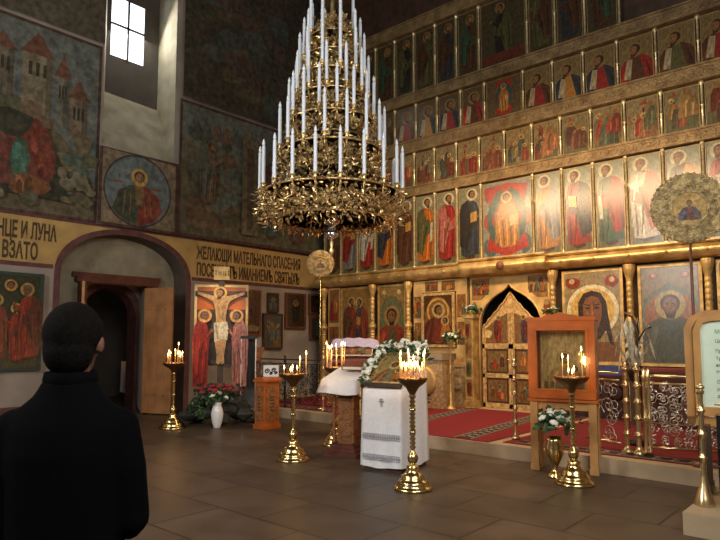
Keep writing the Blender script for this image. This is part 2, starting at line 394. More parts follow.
def saint(P, x, z, h, robe, cloak, d=0, item='none', halo=HALO, beard=True, wide=1.):
    """standing full-length figure, foot at z, height h, turned to d (-1 left, 1 right)"""
    W = h*.155*wide; r = h*.058; hx = x+d*h*.045; hz = z+h*.925
    sh = z+h*.83
    P.p([(x-W*.45, z+h*.03), (x-W*.2, z), (x+W*.1, z), (x+W*.5, z+h*.03), (x+W*.4, z+.1*h), (x-W*.4, z+.1*h)], (.10, .05, .03))
    P.p([(x-W*.8, z+h*.06), (x-W*.25, z+h*.035), (x+W*.3, z+h*.05), (x+W*.82, z+h*.065), (x+W*.92, z+h*.4), (x+W*.98, z+h*.66), (x+W*.72, sh-h*.03), (x+W*.2, sh+h*.02), (x-W*.2, sh+h*.02), (x-W*.72, sh-h*.03), (x-W*.98, z+h*.64), (x-W*.9, z+h*.36)], robe)
    s = d if d else random.choice((-1, 1))
    P.p([(x-s*W*.95, z+h*.2), (x-s*W*.3, z+h*.13), (x+s*W*.25, z+h*.44), (x+s*W*.95, z+h*.50), (x+s*W*1.02, z+h*.64), (x+s*W*.1, z+h*.66), (x-s*W*.15, sh+h*.015), (x-s*W*.75, sh-h*.03), (x-s*W*1.06, z+h*.62)], cloak)
    P.p([(x-s*W*.9, z+h*.22), (x-s*W*.75, z+h*.17), (x-s*W*.62, z+h*.62), (x-s*W*.72, z+h*.66)], dk(cloak, .45))
    P.p([(x-s*W*.45, z+h*.17), (x-s*W*.36, z+h*.15), (x-s*W*.1, z+h*.6), (x-s*W*.22, z+h*.6)], dk(cloak, 1.6))
    P.p([(x+s*W*.1, z+h*.06), (x+s*W*.22, z+h*.06), (x+s*W*.42, z+h*.42), (x+s*W*.32, z+h*.42)], dk(robe, 1.7))
    P.p([(x+s*W*.5, z+h*.07), (x+s*W*.62, z+h*.07), (x+s*W*.72, z+h*.46), (x+s*W*.62, z+h*.46)], dk(robe, .45))
    P.p([(x-W*.12, sh-h*.01), (x+W*.12, sh-h*.01), (hx+W*.15, hz-r), (hx-W*.15, hz-r)], dk(SKIN, .8))
    head(P, hx, hz, r, d, halo, beard=beard, hair=random.choice([(.08, .04, .025), (.22, .18, .14), (.12, .06, .03)]))
    P.p([(x-W*.3, z+h*.1), (x-W*.24, z+h*.1), (x-W*.1, z+h*.5), (x-W*.2, z+h*.5)], dk(robe, .4)); P.p([(x+s*W*.7, z+h*.5), (x+s*W*.8, z+h*.5), (x+s*W*.55, sh-h*.05), (x+s*W*.45, sh-h*.05)], dk(robe, 1.7)); P.p([(x-s*W*.3, z+h*.3), (x-s*W*.2, z+h*.28), (x+s*W*.3, z+h*.55), (x+s*W*.2, z+h*.58)], dk(cloak, .5))
    if item == 'book': P.p([(x+s*W*.1, z+h*.52), (x+s*W*.7, z+h*.54), (x+s*W*.72, z+h*.68), (x+s*W*.12, z+h*.66)], (.62, .40, .12)); P.disc(x+s*W*.75, z+h*.6, r*.4, SKIN, 8)
    elif item == 'scroll': P.p([(x+s*W*.5, z+h*.32), (x+s*W*.75, z+h*.33), (x+s*W*.85, z+h*.62), (x+s*W*.6, z+h*.62)], (.60, .56, .45)); P.disc(x+s*W*.6, z+h*.62, r*.4, SKIN, 8)
    else: P.p([(x+s*W*.4, z+h*.58), (x+s*W*1.25, z+h*.70), (x+s*W*1.3, z+h*.74), (x+s*W*.4, z+h*.66)], dk(robe, 1.2)); P.disc(x+s*W*1.3, z+h*.73, r*.45, SKIN, 8)
def bust(P, x, z, h, robe, cloak, d=0, child=False, halo=HALO):
    """half-length figure rising from z to z+h"""
    W = h*.46; r = h*.125; hz = z+h*.76
    P.p([(x-W, z), (x+W, z), (x+W*.95, z+h*.3), (x+W*.6, z+h*.52), (x+W*.2, z+h*.62), (x-W*.2, z+h*.62), (x-W*.6, z+h*.52), (x-W*.95, z+h*.3)], cloak)
    P.p([(x-W*.35, z), (x+W*.45, z), (x+W*.15, z+h*.6), (x-W*.15, z+h*.6)], robe)
    P.p([(x-W*.8, z+h*.02), (x-W*.6, z), (x-W*.3, z+h*.48), (x-W*.45, z+h*.46)], dk(cloak, 1.7))
    P.p([(x+W*.62, z), (x+W*.8, z+h*.02), (x+W*.52, z+h*.42), (x+W*.42, z+h*.44)], dk(cloak, .5))
    head(P, x+d*h*.04, hz, r, d, halo, beard=not child)
    if child:
        P.p([(x+W*.2, z+h*.12), (x+W*.85, z+h*.12), (x+W*.75, z+h*.42), (x+W*.3, z+h*.42)], (.55, .25, .07)); head(P, x+W*.5, z+h*.5, r*.62, -1, halo)
def enthroned(P, x, z, h, w):
    P.p([(x-w*.45, z+h*.1), (x, z+h*.0), (x+w*.45, z+h*.1), (x+w*.3, z+h*.5), (x+w*.45, z+h*.95), (x, z+h), (x-w*.45, z+h*.95), (x-w*.3, z+h*.5)], (.50, .06, .04))
    P.blob(x, z+h*.52, w*.42, h*.40, (.05, .17, .16), .04, 24)
    P.p([(x, z+h*.06), (x+w*.33, z+h*.5), (x, z+h*.96), (x-w*.33, z+h*.5)], (.42, .08, .05))
    P.p([(x-w*.26, z+h*.18), (x+w*.26, z+h*.18), (x+w*.24, z+h*.62), (x-w*.24, z+h*.62)], (.40, .25, .10))
    R = (.52, .28, .09)
    P.p([(x-w*.16, z+h*.12), (x+w*.16, z+h*.12), (x+w*.24, z+h*.36), (x+w*.22, z+h*.6), (x+w*.12, z+h*.72), (x-w*.12, z+h*.72), (x-w*.2, z+h*.58), (x-w*.24, z+h*.36)], R)
    for k in range(5): P.p([(x-w*.14+k*w*.07, z+h*.14), (x-w*.115+k*w*.07, z+h*.14), (x-w*.16+k*w*.085, z+h*.5), (x-w*.19+k*w*.085, z+h*.5)], dk(R, .5 if k % 2 else 1.7))
    P.p([(x+w*.06, z+h*.40), (x+w*.24, z+h*.42), (x+w*.23, z+h*.56), (x+w*.06, z+h*.54)], (.62, .50, .28))
    head(P, x, z+h*.80, h*.055, 0)
def feast(P, x0, x1, z0, z1, pal, n=7, rnd=random):
    w = x1-x0; h = z1-z0
    P.p([(x0, z0), (x1, z0), (x1, z0+h*rnd.uniform(.3, .5)), (x0+w*.6, z0+h*rnd.uniform(.4, .75)), (x0+w*.3, z0+h*.5), (x0, z0+h*rnd.uniform(.4, .7))], rnd.choice([(.30, .22, .09), (.20, .20, .10), (.34, .20, .10)]))
    if rnd.random() < .7:
        a = x0+w*rnd.uniform(.1, .6); P.rect(a, a+w*.22, z0+h*.45, z0+h*.85, rnd.choice([(.40, .28, .17), (.30, .10, .06), (.22, .25, .18)]))
        P.p([(a-w*.03, z0+h*.85), (a+w*.25, z0+h*.85), (a+w*.11, z0+h*.97)], (.36, .09, .05)); P.rect(a+w*.06, a+w*.13, z0+h*.6, z0+h*.76, (.05, .03, .02))
    for k in range(n):
        cx = x0+w*(.12+.76*(k+.5)/n)+rnd.uniform(-.03, .03)*w; hh = h*rnd.uniform(.42, .66); zz = z0+h*rnd.choice([.03, .08, .2, .3])
        c = dk(rnd.choice(pal), rnd.uniform(.6, 1.4)); W = hh*rnd.uniform(.16, .27)
        P.p([(cx-W, zz), (cx+W, zz), (cx+W*.8, zz+hh*.7), (cx+W*.2, zz+hh*.86), (cx-W*.3, zz+hh*.86), (cx-W*.9, zz+hh*.6)], c)
        P.p([(cx-W*.2, zz), (cx+W*.1, zz), (cx+W*.3, zz+hh*.6), (cx, zz+hh*.6)], dk(c, 1.7))
        P.disc(cx, zz+hh*.93, hh*.13, HALO if rnd.random() < .35 else (.40, .25, .10), 10); P.disc(cx, zz+hh*.91, hh*.075, SKIN, 8)

D0 = .004
pl = lambda u, z, k: (XL+D0+.0007*k, u, z)
wl.m('fresco_paint')
P = Paint(wl, pl)
rnd = random.Random(3)
# panel borders and grounds
CR = (.15, .125, .085)
P.rect(YB, 5.60, 3.92, 7.62, (.10, .045, .04)); P.rect(YB, 5.54, 3.99, 7.56, (.19, .22, .21))
# fresco A: towers, walls, red fire and dark cave
P.p([(YB, 3.99), (5.54, 3.99), (5.54, 4.6), (5.2, 5.2), (4.7, 5.7), (4.3, 6.0), (3.9, 6.15), (3.2, 6.3), (YB, 6.3)], (.17, .14, .09))
for (a, b, c, d_, roof, col) in ((3.55, 3.95, 5.9, 6.95, 7.25, (.20, .17, .12)), (4.10, 4.62, 5.75, 7.0, 7.45, (.30, .25, .17)), (4.72, 4.95, 5.7, 6.7, 7.15, (.22, .22, .17)), (4.98, 5.32, 5.5, 6.35, 6.75, (.26, .20, .14)),
                              (2.9, 3.5, 5.8, 7.0, 7.3, (.17, .20, .17)), (2.1, 2.8, 5.8, 6.8, 7.2, (.25, .19, .13)), (3.3, 3.75, 5.6, 6.4, 6.6, (.14, .24, .20))):
    P.rect(a, b, c, d_, col); P.p([(a-.05, d_), (b+.05, d_), ((a+b)/2, roof)], (.22, .09, .06))
    P.rect(b-.1, b, c, d_, dk(col, .6))
    for k in range(3):
        u = a+(b-a)*(.2+.25*k); P.rect(u, u+(b-a)*.12, d_-.42, d_-.16, (.04, .035, .03))
for k in range(26):
    P.blob(rnd.uniform(1.5, 5.3), rnd.uniform(4.4, 6.0), rnd.uniform(.12, .4), rnd.uniform(.08, .22), rnd.choice([(.22, .18, .11), (.14, .15, .09), (.12, .17, .13), (.24, .16, .10)]), .25)
P.p([(1.0, 4.3), (5.0, 4.25), (4.95, 4.8), (4.7, 5.3), (4.3, 5.75), (3.9, 5.85), (3.4, 5.7), (2.6, 5.8), (1.6, 5.6)], (.045, .05, .035))
for (u, z, a, b, c) in ((3.75, 4.85, .42, .5, (.20, .055, .05)), (4.42, 5.05, .30, .62, (.22, .05, .035)), (4.1, 4.9, .16, .42, (.05, .15, .11)), (4.3, 4.45, .4, .2, (.26, .11, .05)), (3.2, 5.1, .3, .5, (.18, .05, .04)), (2.4, 4.9, .35, .5, (.19, .06, .05))):
    P.blob(u, z, a, b, c, .2)
    for k in range(5): P.blob(u+rnd.uniform(-a, a)*.6, z+rnd.uniform(-b, b)*.6, .06, .14, dk(c, rnd.choice([1.6, .6, 2.])), .3, 8)
for k in range(12): P.blob(rnd.uniform(2, 5.45), rnd.uniform(4.05, 4.35), rnd.uniform(.1, .3), rnd.uniform(.06, .14), rnd.choice([(.26, .22, .14), (.20, .17, .10), (.13, .13, .09)]), .3)
for k in range(9): P.blob(4.85+k*.07, 4.25+k*.02+rnd.uniform(0, .9)*(1-k*.07), .10, .10, (.24, .21, .15), .3, 9)
# above fresco A
P.rect(YB, 5.60, 7.66, 11.7, (.13, .11, .08))
for k in range(14): P.blob(rnd.uniform(0, 5.4), rnd.uniform(7.9, 11), .5, .35, rnd.choice([(.09, .11, .11), (.15, .10, .07), (.08, .08, .06)]), .3)
# medallion panel under the window
P.rect(5.57, 7.37, 3.92, 5.52, (.10, .045, .04)); P.p([(5.64, 3.98), (7.30, 3.98), (7.30, 5.46), (5.64, 5.50)], (.28, .22, .15))
P.disc(6.43, 4.73, .77, (.07, .05, .045), 40); P.disc(6.43, 4.73, .73, (.17, .22, .24), 40)
P.k += 1
Z = [(-.58, -.44), (-.3, -.67), (.05, -.73), (.38, -.61), (.56, -.36), (.44, -.02), (.16, .12), (-.14, .12), (-.42, -.02)]
P.p([(6.43+a, 4.73+b) for a, b in Z], (.27, .055, .035))
P.p([(6.43+a, 4.73+b) for a, b in [(-.57, -.44), (-.3, -.67), (-.02, -.72), (.02, -.2), (-.06, .1), (-.2, .1), (-.42, -.04)]], (.06, .085, .06))
P.p([(6.43+a, 4.73+b) for a, b in [(-.06, -.3), (.12, -.3), (.1, .1), (-.08, .1)]], (.28, .18, .08))
for a in (-.35, -.2, .15, .3): P.p([(6.43+a, 4.2), (6.46+a, 4.2), (6.43+a*.8, 4.7), (6.41+a*.8, 4.7)], (.34, .16, .07))
head(P, 6.44, 5.02, .125, 0, (.62, .42, .12), beard=False)
P.rect(6.74, 6.95, 4.80, 4.84, (.25, .08, .05)); P.rect(5.86, 6.06, 4.84, 4.88, (.25, .08, .05))
# fresco B right of the niche, two levels
P.rect(7.37, YE, 3.92, 7.05, (.10, .045, .04)); P.rect(7.43, YE, 3.99, 6.98, (.18, .21, .19))
P.p([(7.43, 3.99), (YE, 3.99), (YE, 4.5), (10.2, 4.6), (9.4, 5.1), (8.9, 4.9), (8.3, 5.6), (7.9, 5.9), (7.43, 5.7)], (.15, .14, .09))
for k in range(38):
    P.blob(rnd.uniform(7.6, 9.4), rnd.uniform(4.15, 6.5), rnd.uniform(.12, .34), rnd.uniform(.08, .24), rnd.choice([(.20, .17, .11), (.12, .14, .11), (.16, .20, .17), (.20, .13, .08), (.10, .10, .07)]), .3)
for k in range(6): P.p([(7.6+k*.3, 6.3), (7.9+k*.3, 6.3), (7.82+k*.28, 6.65), (7.7+k*.3, 6.7)], rnd.choice([(.20, .12, .08), (.10, .14, .13)]))
saint(P, 10.05, 4.15, 2.3, (.06, .12, .13), (.13, .05, .06), 1, halo=(.25, .19, .09)); saint(P, 10.9, 4.1, 2.0, (.16, .06, .06), (.09, .10, .10), -1, halo=(.25, .19, .09))
saint(P, 8.1, 4.7, 1.5, (.20, .14, .10), (.13, .15, .13), 1, halo=(.22, .17, .09)); saint(P, 11.9, 4.15, 2.1, (.15, .12, .12), (.17, .08, .06), -1, halo=(.25, .19, .09))
P.rect(9.05, 9.55, 4.15, 6.6, (.18, .15, .09)); P.rect(9.2, 9.4, 4.3, 6.3, (.10, .08, .06))
P.rect(7.37, YE, 7.09, 11.7, (.06, .052, .035))
for k in range(34): P.blob(rnd.uniform(7.7, 12.6), rnd.uniform(7.4, 10.8), rnd.uniform(.2, .6), rnd.uniform(.15, .4), rnd.choice([(.12, .09, .05), (.05, .06, .05), (.10, .06, .05), (.07, .09, .08)]), .3)
P.rect(5.57, 7.37, 9.95, 11.7, (.10, .09, .07))
# arch surround and ochre text band
wl.m('ochre_band')
OUT = arch(6.32, 1.50, 0, 2.86, 1.03, 24, 2.3)
band = [(YB, 3.02), (OUT[1][0], 3.02)]
top = [p for p in OUT if p[1] > 3.02]
band += top + [(OUT[-2][0], 3.0), (YE, 3.0), (YE, 3.90), (YB, 3.90)]
loops = [[Vector((u, z, 0)) for u, z in band]]
vs = [wl.bm.verts.new((XL+.005, p.x, p.y)) for p in loops[0]]
for t in tessellate_polygon(loops): wl.face([vs[i] for i in t])
wl.m('border_plum')
for i in range(len(ARC)-1):
    a, b, c, d_ = ARC[i], ARC[i+1], OUT[i+1], OUT[i]; wl.poly([(XL+.008, *a), (XL+.008, *b), (XL+.008, *c), (XL+.008, *d_)])
for (y0, y1) in ((YB, 4.80), (7.84, YE)):
    wl.poly([(XL+.007, y0, 2.95), (XL+.007, y1, 2.95), (XL+.007, y1, 3.03), (XL+.007, y0, 3.03)])
wl.poly([(XL+.009, YB, 3.88), (XL+.009, YE, 3.88), (XL+.009, YE, 3.93), (XL+.009, YB, 3.93)])
wl.poly([(XL+.007, YB, .0), (XL+.007, 4.80, 0), (XL+.007, 4.80, .4), (XL+.007, YB, .4)])
wall_left = struct(wl.build('wall_left', norm=False))

def text_mesh(name, body, size, material, parent=None, loc=(0,0,0), rot=(0,0,0), sx=1., ext=.003, align='LEFT', bold=0.):
    c = bpy.data.curves.new('txt', 'FONT'); c.body = body; c.size = size; c.extrude = ext; c.align_x = align; c.resolution_u = 3; c.offset = bold
    t = bpy.data.objects.new('txt', c); COL.objects.link(t); dg = bpy.context.evaluated_depsgraph_get()
    me = bpy.data.meshes.new_from_object(t.evaluated_get(dg)); bpy.data.objects.remove(t)
    me.name = name
    for v in me.vertices: v.co.x *= sx
    me.materials.clear(); me.materials.append(M[material])
    o = bpy.data.objects.new(name, me); COL.objects.link(o); o.location = loc; o.rotation_euler = rot
    if parent: o.parent = parent
    return o
TR = (RD(90), 0, RD(90))
text_mesh('inscription', 'ОЛНЦЕ И ЛУНА', .42, 'letter_brown', wall_left, (XL+.012, 3.55, 3.47), TR, .40, bold=.012)
text_mesh('inscription', 'ЦЕ ВЗАТО', .42, 'letter_brown', wall_left, (XL+.012, 3.60, 3.09), TR, .44, bold=.012)
text_mesh('inscription', 'ЖЕЛАЮЩИ МАТЕЛЬНАГО СПАСЕНИЯ', .40, 'letter_brown', wall_left, (XL+.012, 7.95, 3.47), TR, .43, bold=.010)
text_mesh('inscription', 'ПОСЕЩАЕТЪ ИМАНИЕМЪ СВЯТЫХЪ', .40, 'letter_brown', wall_left, (XL+.012, 7.95, 3.08), TR, .44, bold=.010)

mb = B('window_sky'); mb.poly([(XL-.97, 6.22, 8.0), (XL-.97, 7.02, 8.0), (XL-.97, 7.02, 9.4), (XL-.97, 6.22, 9.4)]); w4 = struct(mb.build('window_4', norm=False))
mb = B('dark_wood'); mb.box(XL-.96, XL-.92, 6.60, 6.64, 8.0, 9.4); mb.box(XL-.96, XL-.92, 6.22, 7.02, 8.72, 8.76); mb.build('window_frame', parent=w4)

# second arch and the dark side room beyond the doorway
IA = arch(6.58, .64, 0, 2.15, .62, 16); IO = arch(6.58, .80, 0, 2.15, .78, 16)
mb = B('plaster'); sheet(mb, XL-1.3, [(4.2, 0), (8.6, 0), (8.6, 3.6), (4.2, 3.6)], [IA])
mb.m('border_plum')
for i in range(len(IA)-1):
    a, b, c, d_ = IA[i], IA[i+1], IO[i+1], IO[i]; mb.poly([(XL-1.295, *a), (XL-1.295, *b), (XL-1.295, *c), (XL-1.295, *d_)])
    mb.poly([(XL-1.3, *a), (XL-1.3, *b), (XL-1.7, *b), (XL-1.7, *a)])
struct(mb.build('wall_vestibule', norm=False))
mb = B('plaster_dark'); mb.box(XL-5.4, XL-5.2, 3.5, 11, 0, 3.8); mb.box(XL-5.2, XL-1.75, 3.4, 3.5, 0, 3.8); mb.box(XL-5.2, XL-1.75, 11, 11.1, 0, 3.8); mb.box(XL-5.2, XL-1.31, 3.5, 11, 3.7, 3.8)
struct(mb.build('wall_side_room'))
mb = B('red_wood'); mb.box(XL-.5, XL-.36, 5.42, 7.24, 2.78, 2.88); mb.box(XL-.5, XL-.40, 5.36, 7.30, 2.88, 2.98); mb.box(XL-.5, XL-.42, 5.50, 5.62, 0, 2.78); mb.box(XL-.5, XL-.42, 6.98, 7.1, 0, 2.78)
struct(mb.build('trim_1'))
def door_leaf(name, hinge, ang, w_, mt):
    mb = B(mt); n = 4
    for k in range(n): mb.box(w_*k/n+.002, w_*(k+1)/n-.002, -.025, .025, .03, 2.74)
    mb.box(.03, w_-.03, .025, .045, .35, .47); mb.box(.03, w_-.03, .025, .045, 2.2, 2.32)
    o = struct(mb.build(name, loc=hinge, rz=ang))
    for z in (.41, 2.26):
        for k in range(3):
            h = B('iron_black'); h.ball((w_*(.15+.3*k), -.027, z), .013, n=6, m_=4); h.build('nail', parent=o)
    k = B('iron_black'); k.tube([(w_-.09, -.03, 1.05), (w_-.09, -.07, 1.07), (w_-.09, -.07, 1.2), (w_-.09, -.03, 1.22)], .009); k.build('door_handle', parent=o)
door_leaf('door_1', (XL-.44, 6.96, 0), RD(22), .74, 'plank_wood')
door_leaf('door_2', (XL-.44, 5.64, 0), RD(-28), .70, 'plank_wood')

# ---------------------------------------------------------------- solea (raised floor) and carpet
mb = B('step_stone')
mb.box(XL, XR, 8.55, YE, 0, .18)
out = [(-8.3, 8.56), (-7.6, 8.05), (-6.9, 7.74), (-6.2, 7.62), (-5.4, 7.58), (-3.4, 7.58), (-1.46, 7.52), (XR, 7.5), (XR, 8.56)]
mb.prism(out, 'z', 0, .1799)
mb.box(-1.42, XR, 5.62, 7.52, 0, .1798)
struct(mb.build('trim_2'))
CA = [(-5.42, 7.62), (-4.75, 7.62), (-4.95, 9.9), (-5.2, 11.15), (-6.8, 11.15), (-6.25, 9.2)]
ca = B('carpet_red'); z0 = .19
def cp(pts, z, c): ca.poly([(x, y, z) for x, y in pts], c)
RED = (.19, .006, .012)
cp([(-7.5, 8.1), (-6.8, 7.78), (-6.2, 7.66), (-5.4, 7.62), (-4.35, 7.62), (-4.35, 11.2), (-8.3, 11.2), (-8.3, 8.62)], z0, RED)
def strip(a, b, w0):
    a = Vector(a); b = Vector(b); d = (b-a).normalized(); n = Vector((-d.y, d.x))
    q = lambda p, o: tuple(p+n*o)
    cp([q(a, -w0), q(b, -w0), q(b, w0), q(a, w0)], z0+.002, (.02, .014, .012))
    for o in (-w0*.88, w0*.88): cp([q(a, o-.012), q(b, o-.012), q(b, o+.012), q(a, o+.012)], z0+.003, (.25, .21, .16))
    L_ = (b-a).length; k = 0; t = .08
    while t < L_-.06:
        c = a+d*t; s = w0*(.55 if k % 2 else .38)
        for j in (-.45, .45, 0):
            cc = c+n*(w0*j)+d*(.04 if j == 0 else 0)
            cp([tuple(cc+Vector((cos(u)*s*.42, sin(u)*s*.42))) for u in [2*pi*i/7+k for i in range(7)]], z0+.004+.0004*(j == 0), (.30, .26, .20) if (k+int(j*2)) % 2 else (.12, .03, .025))
        t += .10; k += 1
strip((-6.28, 7.72), (-6.72, 11.1), .15); strip((-4.80, 7.68), (-5.15, 11.1), .15)
ca.m('carpet_red'); co = ca.build('carpet', norm=False); sm = co.modifiers.new('s', 'SOLIDIFY'); sm.thickness = .009
tag(co, 'red carpet with two patterned borders running to the golden double doors', 'carpet')
ca = B('carpet_red'); cp([(-4.2, 7.75), (-1.3, 7.75), (-1.3, 11.2), (-4.2, 11.2)], z0, (.15, .006, .010)); strip((-4.05, 7.95), (-1.35, 7.9), .12)
co = ca.build('carpet', norm=False); co.modifiers.new('s', 'SOLIDIFY').thickness = .009
tag(co, 'red carpet behind the brass railing on the right', 'carpet')
ca = B('carpet_red'); cp([(-11.2, 8.75), (-8.45, 8.75), (-8.45, 11.2), (-11.2, 11.2)], z0, (.20, .012, .03)); strip((-11.1, 8.92), (-8.5, 8.92), .12)
co = ca.build('carpet', norm=False); co.modifiers.new('s', 'SOLIDIFY').thickness = .009
tag(co, 'red carpet behind the black scrolled railing on the left', 'carpet')

# ---------------------------------------------------------------- iconostasis
ico = tag(empty('iconostasis', (-6, YI, 0)), 'tall gilded icon screen with horizontal beams and colonnettes across the church', 'icon screen')
def L2(o): o.location = (o.location[0]+6, o.location[1]-YI, o.location[2]); return o
X0, X1 = -11.42, XR-.06
def add(mb, name, **k):
    o = mb.build(name, **k); o.parent = ico; L2(o); return o
# backing boards (leaving the royal-door opening free)
CX = -6.0
OG = [(CX-.70, .2), (CX-.70, 1.92)]
for u_, z_ in ((.685, 2.06), (.63, 2.21), (.53, 2.36), (.40, 2.48), (.27, 2.56), (.14, 2.63), (.05, 2.70), (0, 2.77)): OG.append((CX-u_, z_))
OG += [(2*CX-u, z) for u, z in OG[::-1][1:]]
mb = B('dark_wood')
loops = [[Vector((u, z, 0)) for u, z in lp] for lp in ([(X0, .18), (X1, .18), (X1, 10.9), (X0, 10.9)], OG)]
vs = [mb.bm.verts.new((p.x, YI+.06, p.y)) for lp in loops for p in lp]
for t in tessellate_polygon(loops): mb.face([vs[i] for i in t])
add(mb, 'backing', norm=False)
# portal face around the royal doors
mb = B('gold_ground')
loops = [[Vector((u, z, 0)) for u, z in lp] for lp in ([(-6.93, .18), (-5.12, .18), (-5.12, 2.97), (-6.93, 2.97)], OG)]
vs = [mb.bm.verts.new((p.x, YI-.03, p.y)) for lp in loops for p in lp]
for t in tessellate_polygon(loops): mb.face([vs[i] for i in t])
for i in range(len(OG)-1): mb.poly([(OG[i][0], YI-.03, OG[i][1]), (OG[i+1][0], YI-.03, OG[i+1][1]), (OG[i+1][0], YI+.06, OG[i+1][1]), (OG[i][0], YI+.06, OG[i][1])])
add(mb, 'portal', norm=False)
rr = random.Random(11)
for sx, (a, b) in ((-1, (-6.88, -6.45)), (1, (-5.58, -5.16))):
    mb = B('icon_paint'); P = Paint(mb, lambda u, z, k: (u, YI-.034-.0006*k, z))
    P.p([(a, 2.9), (b, 2.9), (b, 2.62 if sx < 0 else 2.45), (b-.02 if sx > 0 else b-.2, 2.45), (a+.02 if sx < 0 else a+.2, 2.45), (a, 2.45 if sx < 0 else 2.62)], (.50, .30, .12)); feast(P, a+.02, b-.02, 2.55, 2.88, [(.38, .07, .04), (.50, .25, .08), (.25, .08, .05), (.12, .16, .12)], 6, rr)
    P.blob(CX+sx*.81, 2.25, .07, .16, (.50, .16, .06), .2); P.disc(CX+sx*.81, 2.34, .05, HALO)
    add(mb, 'portal_painting', norm=False)
mb = B('gold_ground'); mb.tube([(u, YI-.04, z) for u, z in OG], .022, 6); add(mb, 'portal_moulding')
# beams
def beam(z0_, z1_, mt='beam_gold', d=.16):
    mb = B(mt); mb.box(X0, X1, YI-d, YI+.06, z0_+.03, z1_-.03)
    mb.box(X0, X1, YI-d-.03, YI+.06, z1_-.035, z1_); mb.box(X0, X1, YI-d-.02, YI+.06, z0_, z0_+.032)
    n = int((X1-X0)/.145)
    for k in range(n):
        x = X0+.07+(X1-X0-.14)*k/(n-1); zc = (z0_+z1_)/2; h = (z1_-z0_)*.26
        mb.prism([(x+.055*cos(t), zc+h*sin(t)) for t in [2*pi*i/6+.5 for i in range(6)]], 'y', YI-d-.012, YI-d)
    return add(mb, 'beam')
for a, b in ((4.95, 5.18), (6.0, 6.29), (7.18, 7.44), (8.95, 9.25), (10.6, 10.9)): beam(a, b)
# round-fronted cornice; the middle length over the doors stands forward
def cornice(xa, xb, d, z0_=2.97, z1_=3.27):
    prof = [(YI+.05, z0_), (YI-d*.55, z0_+.0)]+[(YI-d-.07*sin(pi*k/8), z0_+.03+(z1_-z0_-.09)*k/8) for k in range(9)]+[(YI-d-.04, z1_-.05), (YI-d-.06, z1_-.03), (YI-d-.06, z1_), (YI+.05, z1_)]
    mb = B('cornice_gold'); mb.prism(prof, 'x', xa, xb)
    for k in range(int((xb-xa)/.62)): mb.ball((xa+.3+k*.62, YI-d-.07, (z0_+z1_)/2-.02), .026, .02, .026, 8, 5)
    return add(mb, 'cornice')
cornice(X0-.04, -7.0, .20); cornice(-7.02, -5.06, .32, 2.95, 3.30); cornice(-5.08, X1, .20)
mb = B('brown_wood'); mb.lathe([(.0, 0), (.075, 0), (.085, .02), (.06, .035), (.03, .03), (0, .045)], (-6.0, 0, 0), 16, M4=Matrix.Translation((0, YI-.39, 3.11)) @ Matrix.Rotation(RD(90), 4, 'X')); 
o = add(mb, 'boss')
# colonnettes between the icons
def colonnette(x, za, zb, beads=True, r=.019, mt='bright_column', y=None):
    mb = B(mt); y = YI-.07 if y is None else y; h = zb-za; pr = [(r*2.1, 0), (r*2.1, .04), (r*1.2, .06)]
    if beads:
        z = .07; n = int((h-.14)/.045)
        for k in range(n): pr += [(r*.8, z), (r*1.35, z+.022)]; z += .045
    else:
        pr += [(r, .08), (r*.9, h*.48), (r*1.6, h*.5), (r*.9, h*.52), (r, h-.08)]
    pr += [(r*1.2, h-.06), (r*2.0, h-.04), (r*2.0, h)]
    mb.lathe(pr, (x, y, za), 8, smooth=not beads); return add(mb, 'column')
T2 = [-11.31, -10.72, -10.15, -9.57, -8.97, -8.37, -7.79, -7.20, -6.60, -5.41, -4.80, -4.19, -3.59, -2.96, -2.33, -1.72, -1.12, -.52]
T3 = [-10.72, -10.12, -9.54, -8.95, -8.36, -7.79, -7.20, -6.62, -6.02, -5.40, -4.80, -4.20, -3.58, -2.95, -2.30, -1.68, -1.08]
T4 = [-10.75, -10.15, -9.54, -8.93, -8.30, -7.70, -7.07, -6.47, -5.57, -4.93, -4.31, -3.67, -3.00, -2.32, -1.68, -1.05]
T5 = [-10.75, -10.15, -9.54, -8.93, -8.35, -7.74, -7.16, -6.58, -5.45, -4.85, -4.25, -3.6]
for x in T2: colonnette(x, 3.27, 4.95, True)
for x in T3: colonnette(x, 5.18, 6.0, False, .022)
for x in T4: colonnette(x, 6.29, 7.18, False, .020)
for x in T5: colonnette(x, 7.44, 8.95, False, .022)
def fat_column(x, za=.9, zb=2.95, r=.075, y=YI-.12):
    mb = B('old_gold'); h = zb-za
    mb.box(x-r*1.4, x+r*1.4, y-r*1.2, YI, za, za+.12)
    pr = [(r*1.2, .12), (r*1.2, .16), (r*.9, .2)]
    for k in range(24): z = .22+(h*.5-.25)*k/24; pr += [(r*(.82+.12*(k % 2)), z)]
    pr += [(r*1.25, h*.5-.02), (r*1.35, h*.5), (r*1.25, h*.52), (r*.8, h*.55)]
    for k in range(14): z = h*.56+(h*.34)*k/14; pr += [(r*(.72+.1*(k % 2)), z)]
    pr += [(r*1.2, h*.93), (r*1.4, h*.96), (r*1.4, h)]
    mb.lathe(pr, (x, y, za), 14, smooth=False)
    mb.box(x-r*1.5, x+r*1.5, y-r*1.3, YI, .18, za)
    return add(mb, 'column')
for x in (-11.28, -9.62, -8.53, -5.02, -3.58, -2.33, -1.0, .3): fat_column(x)
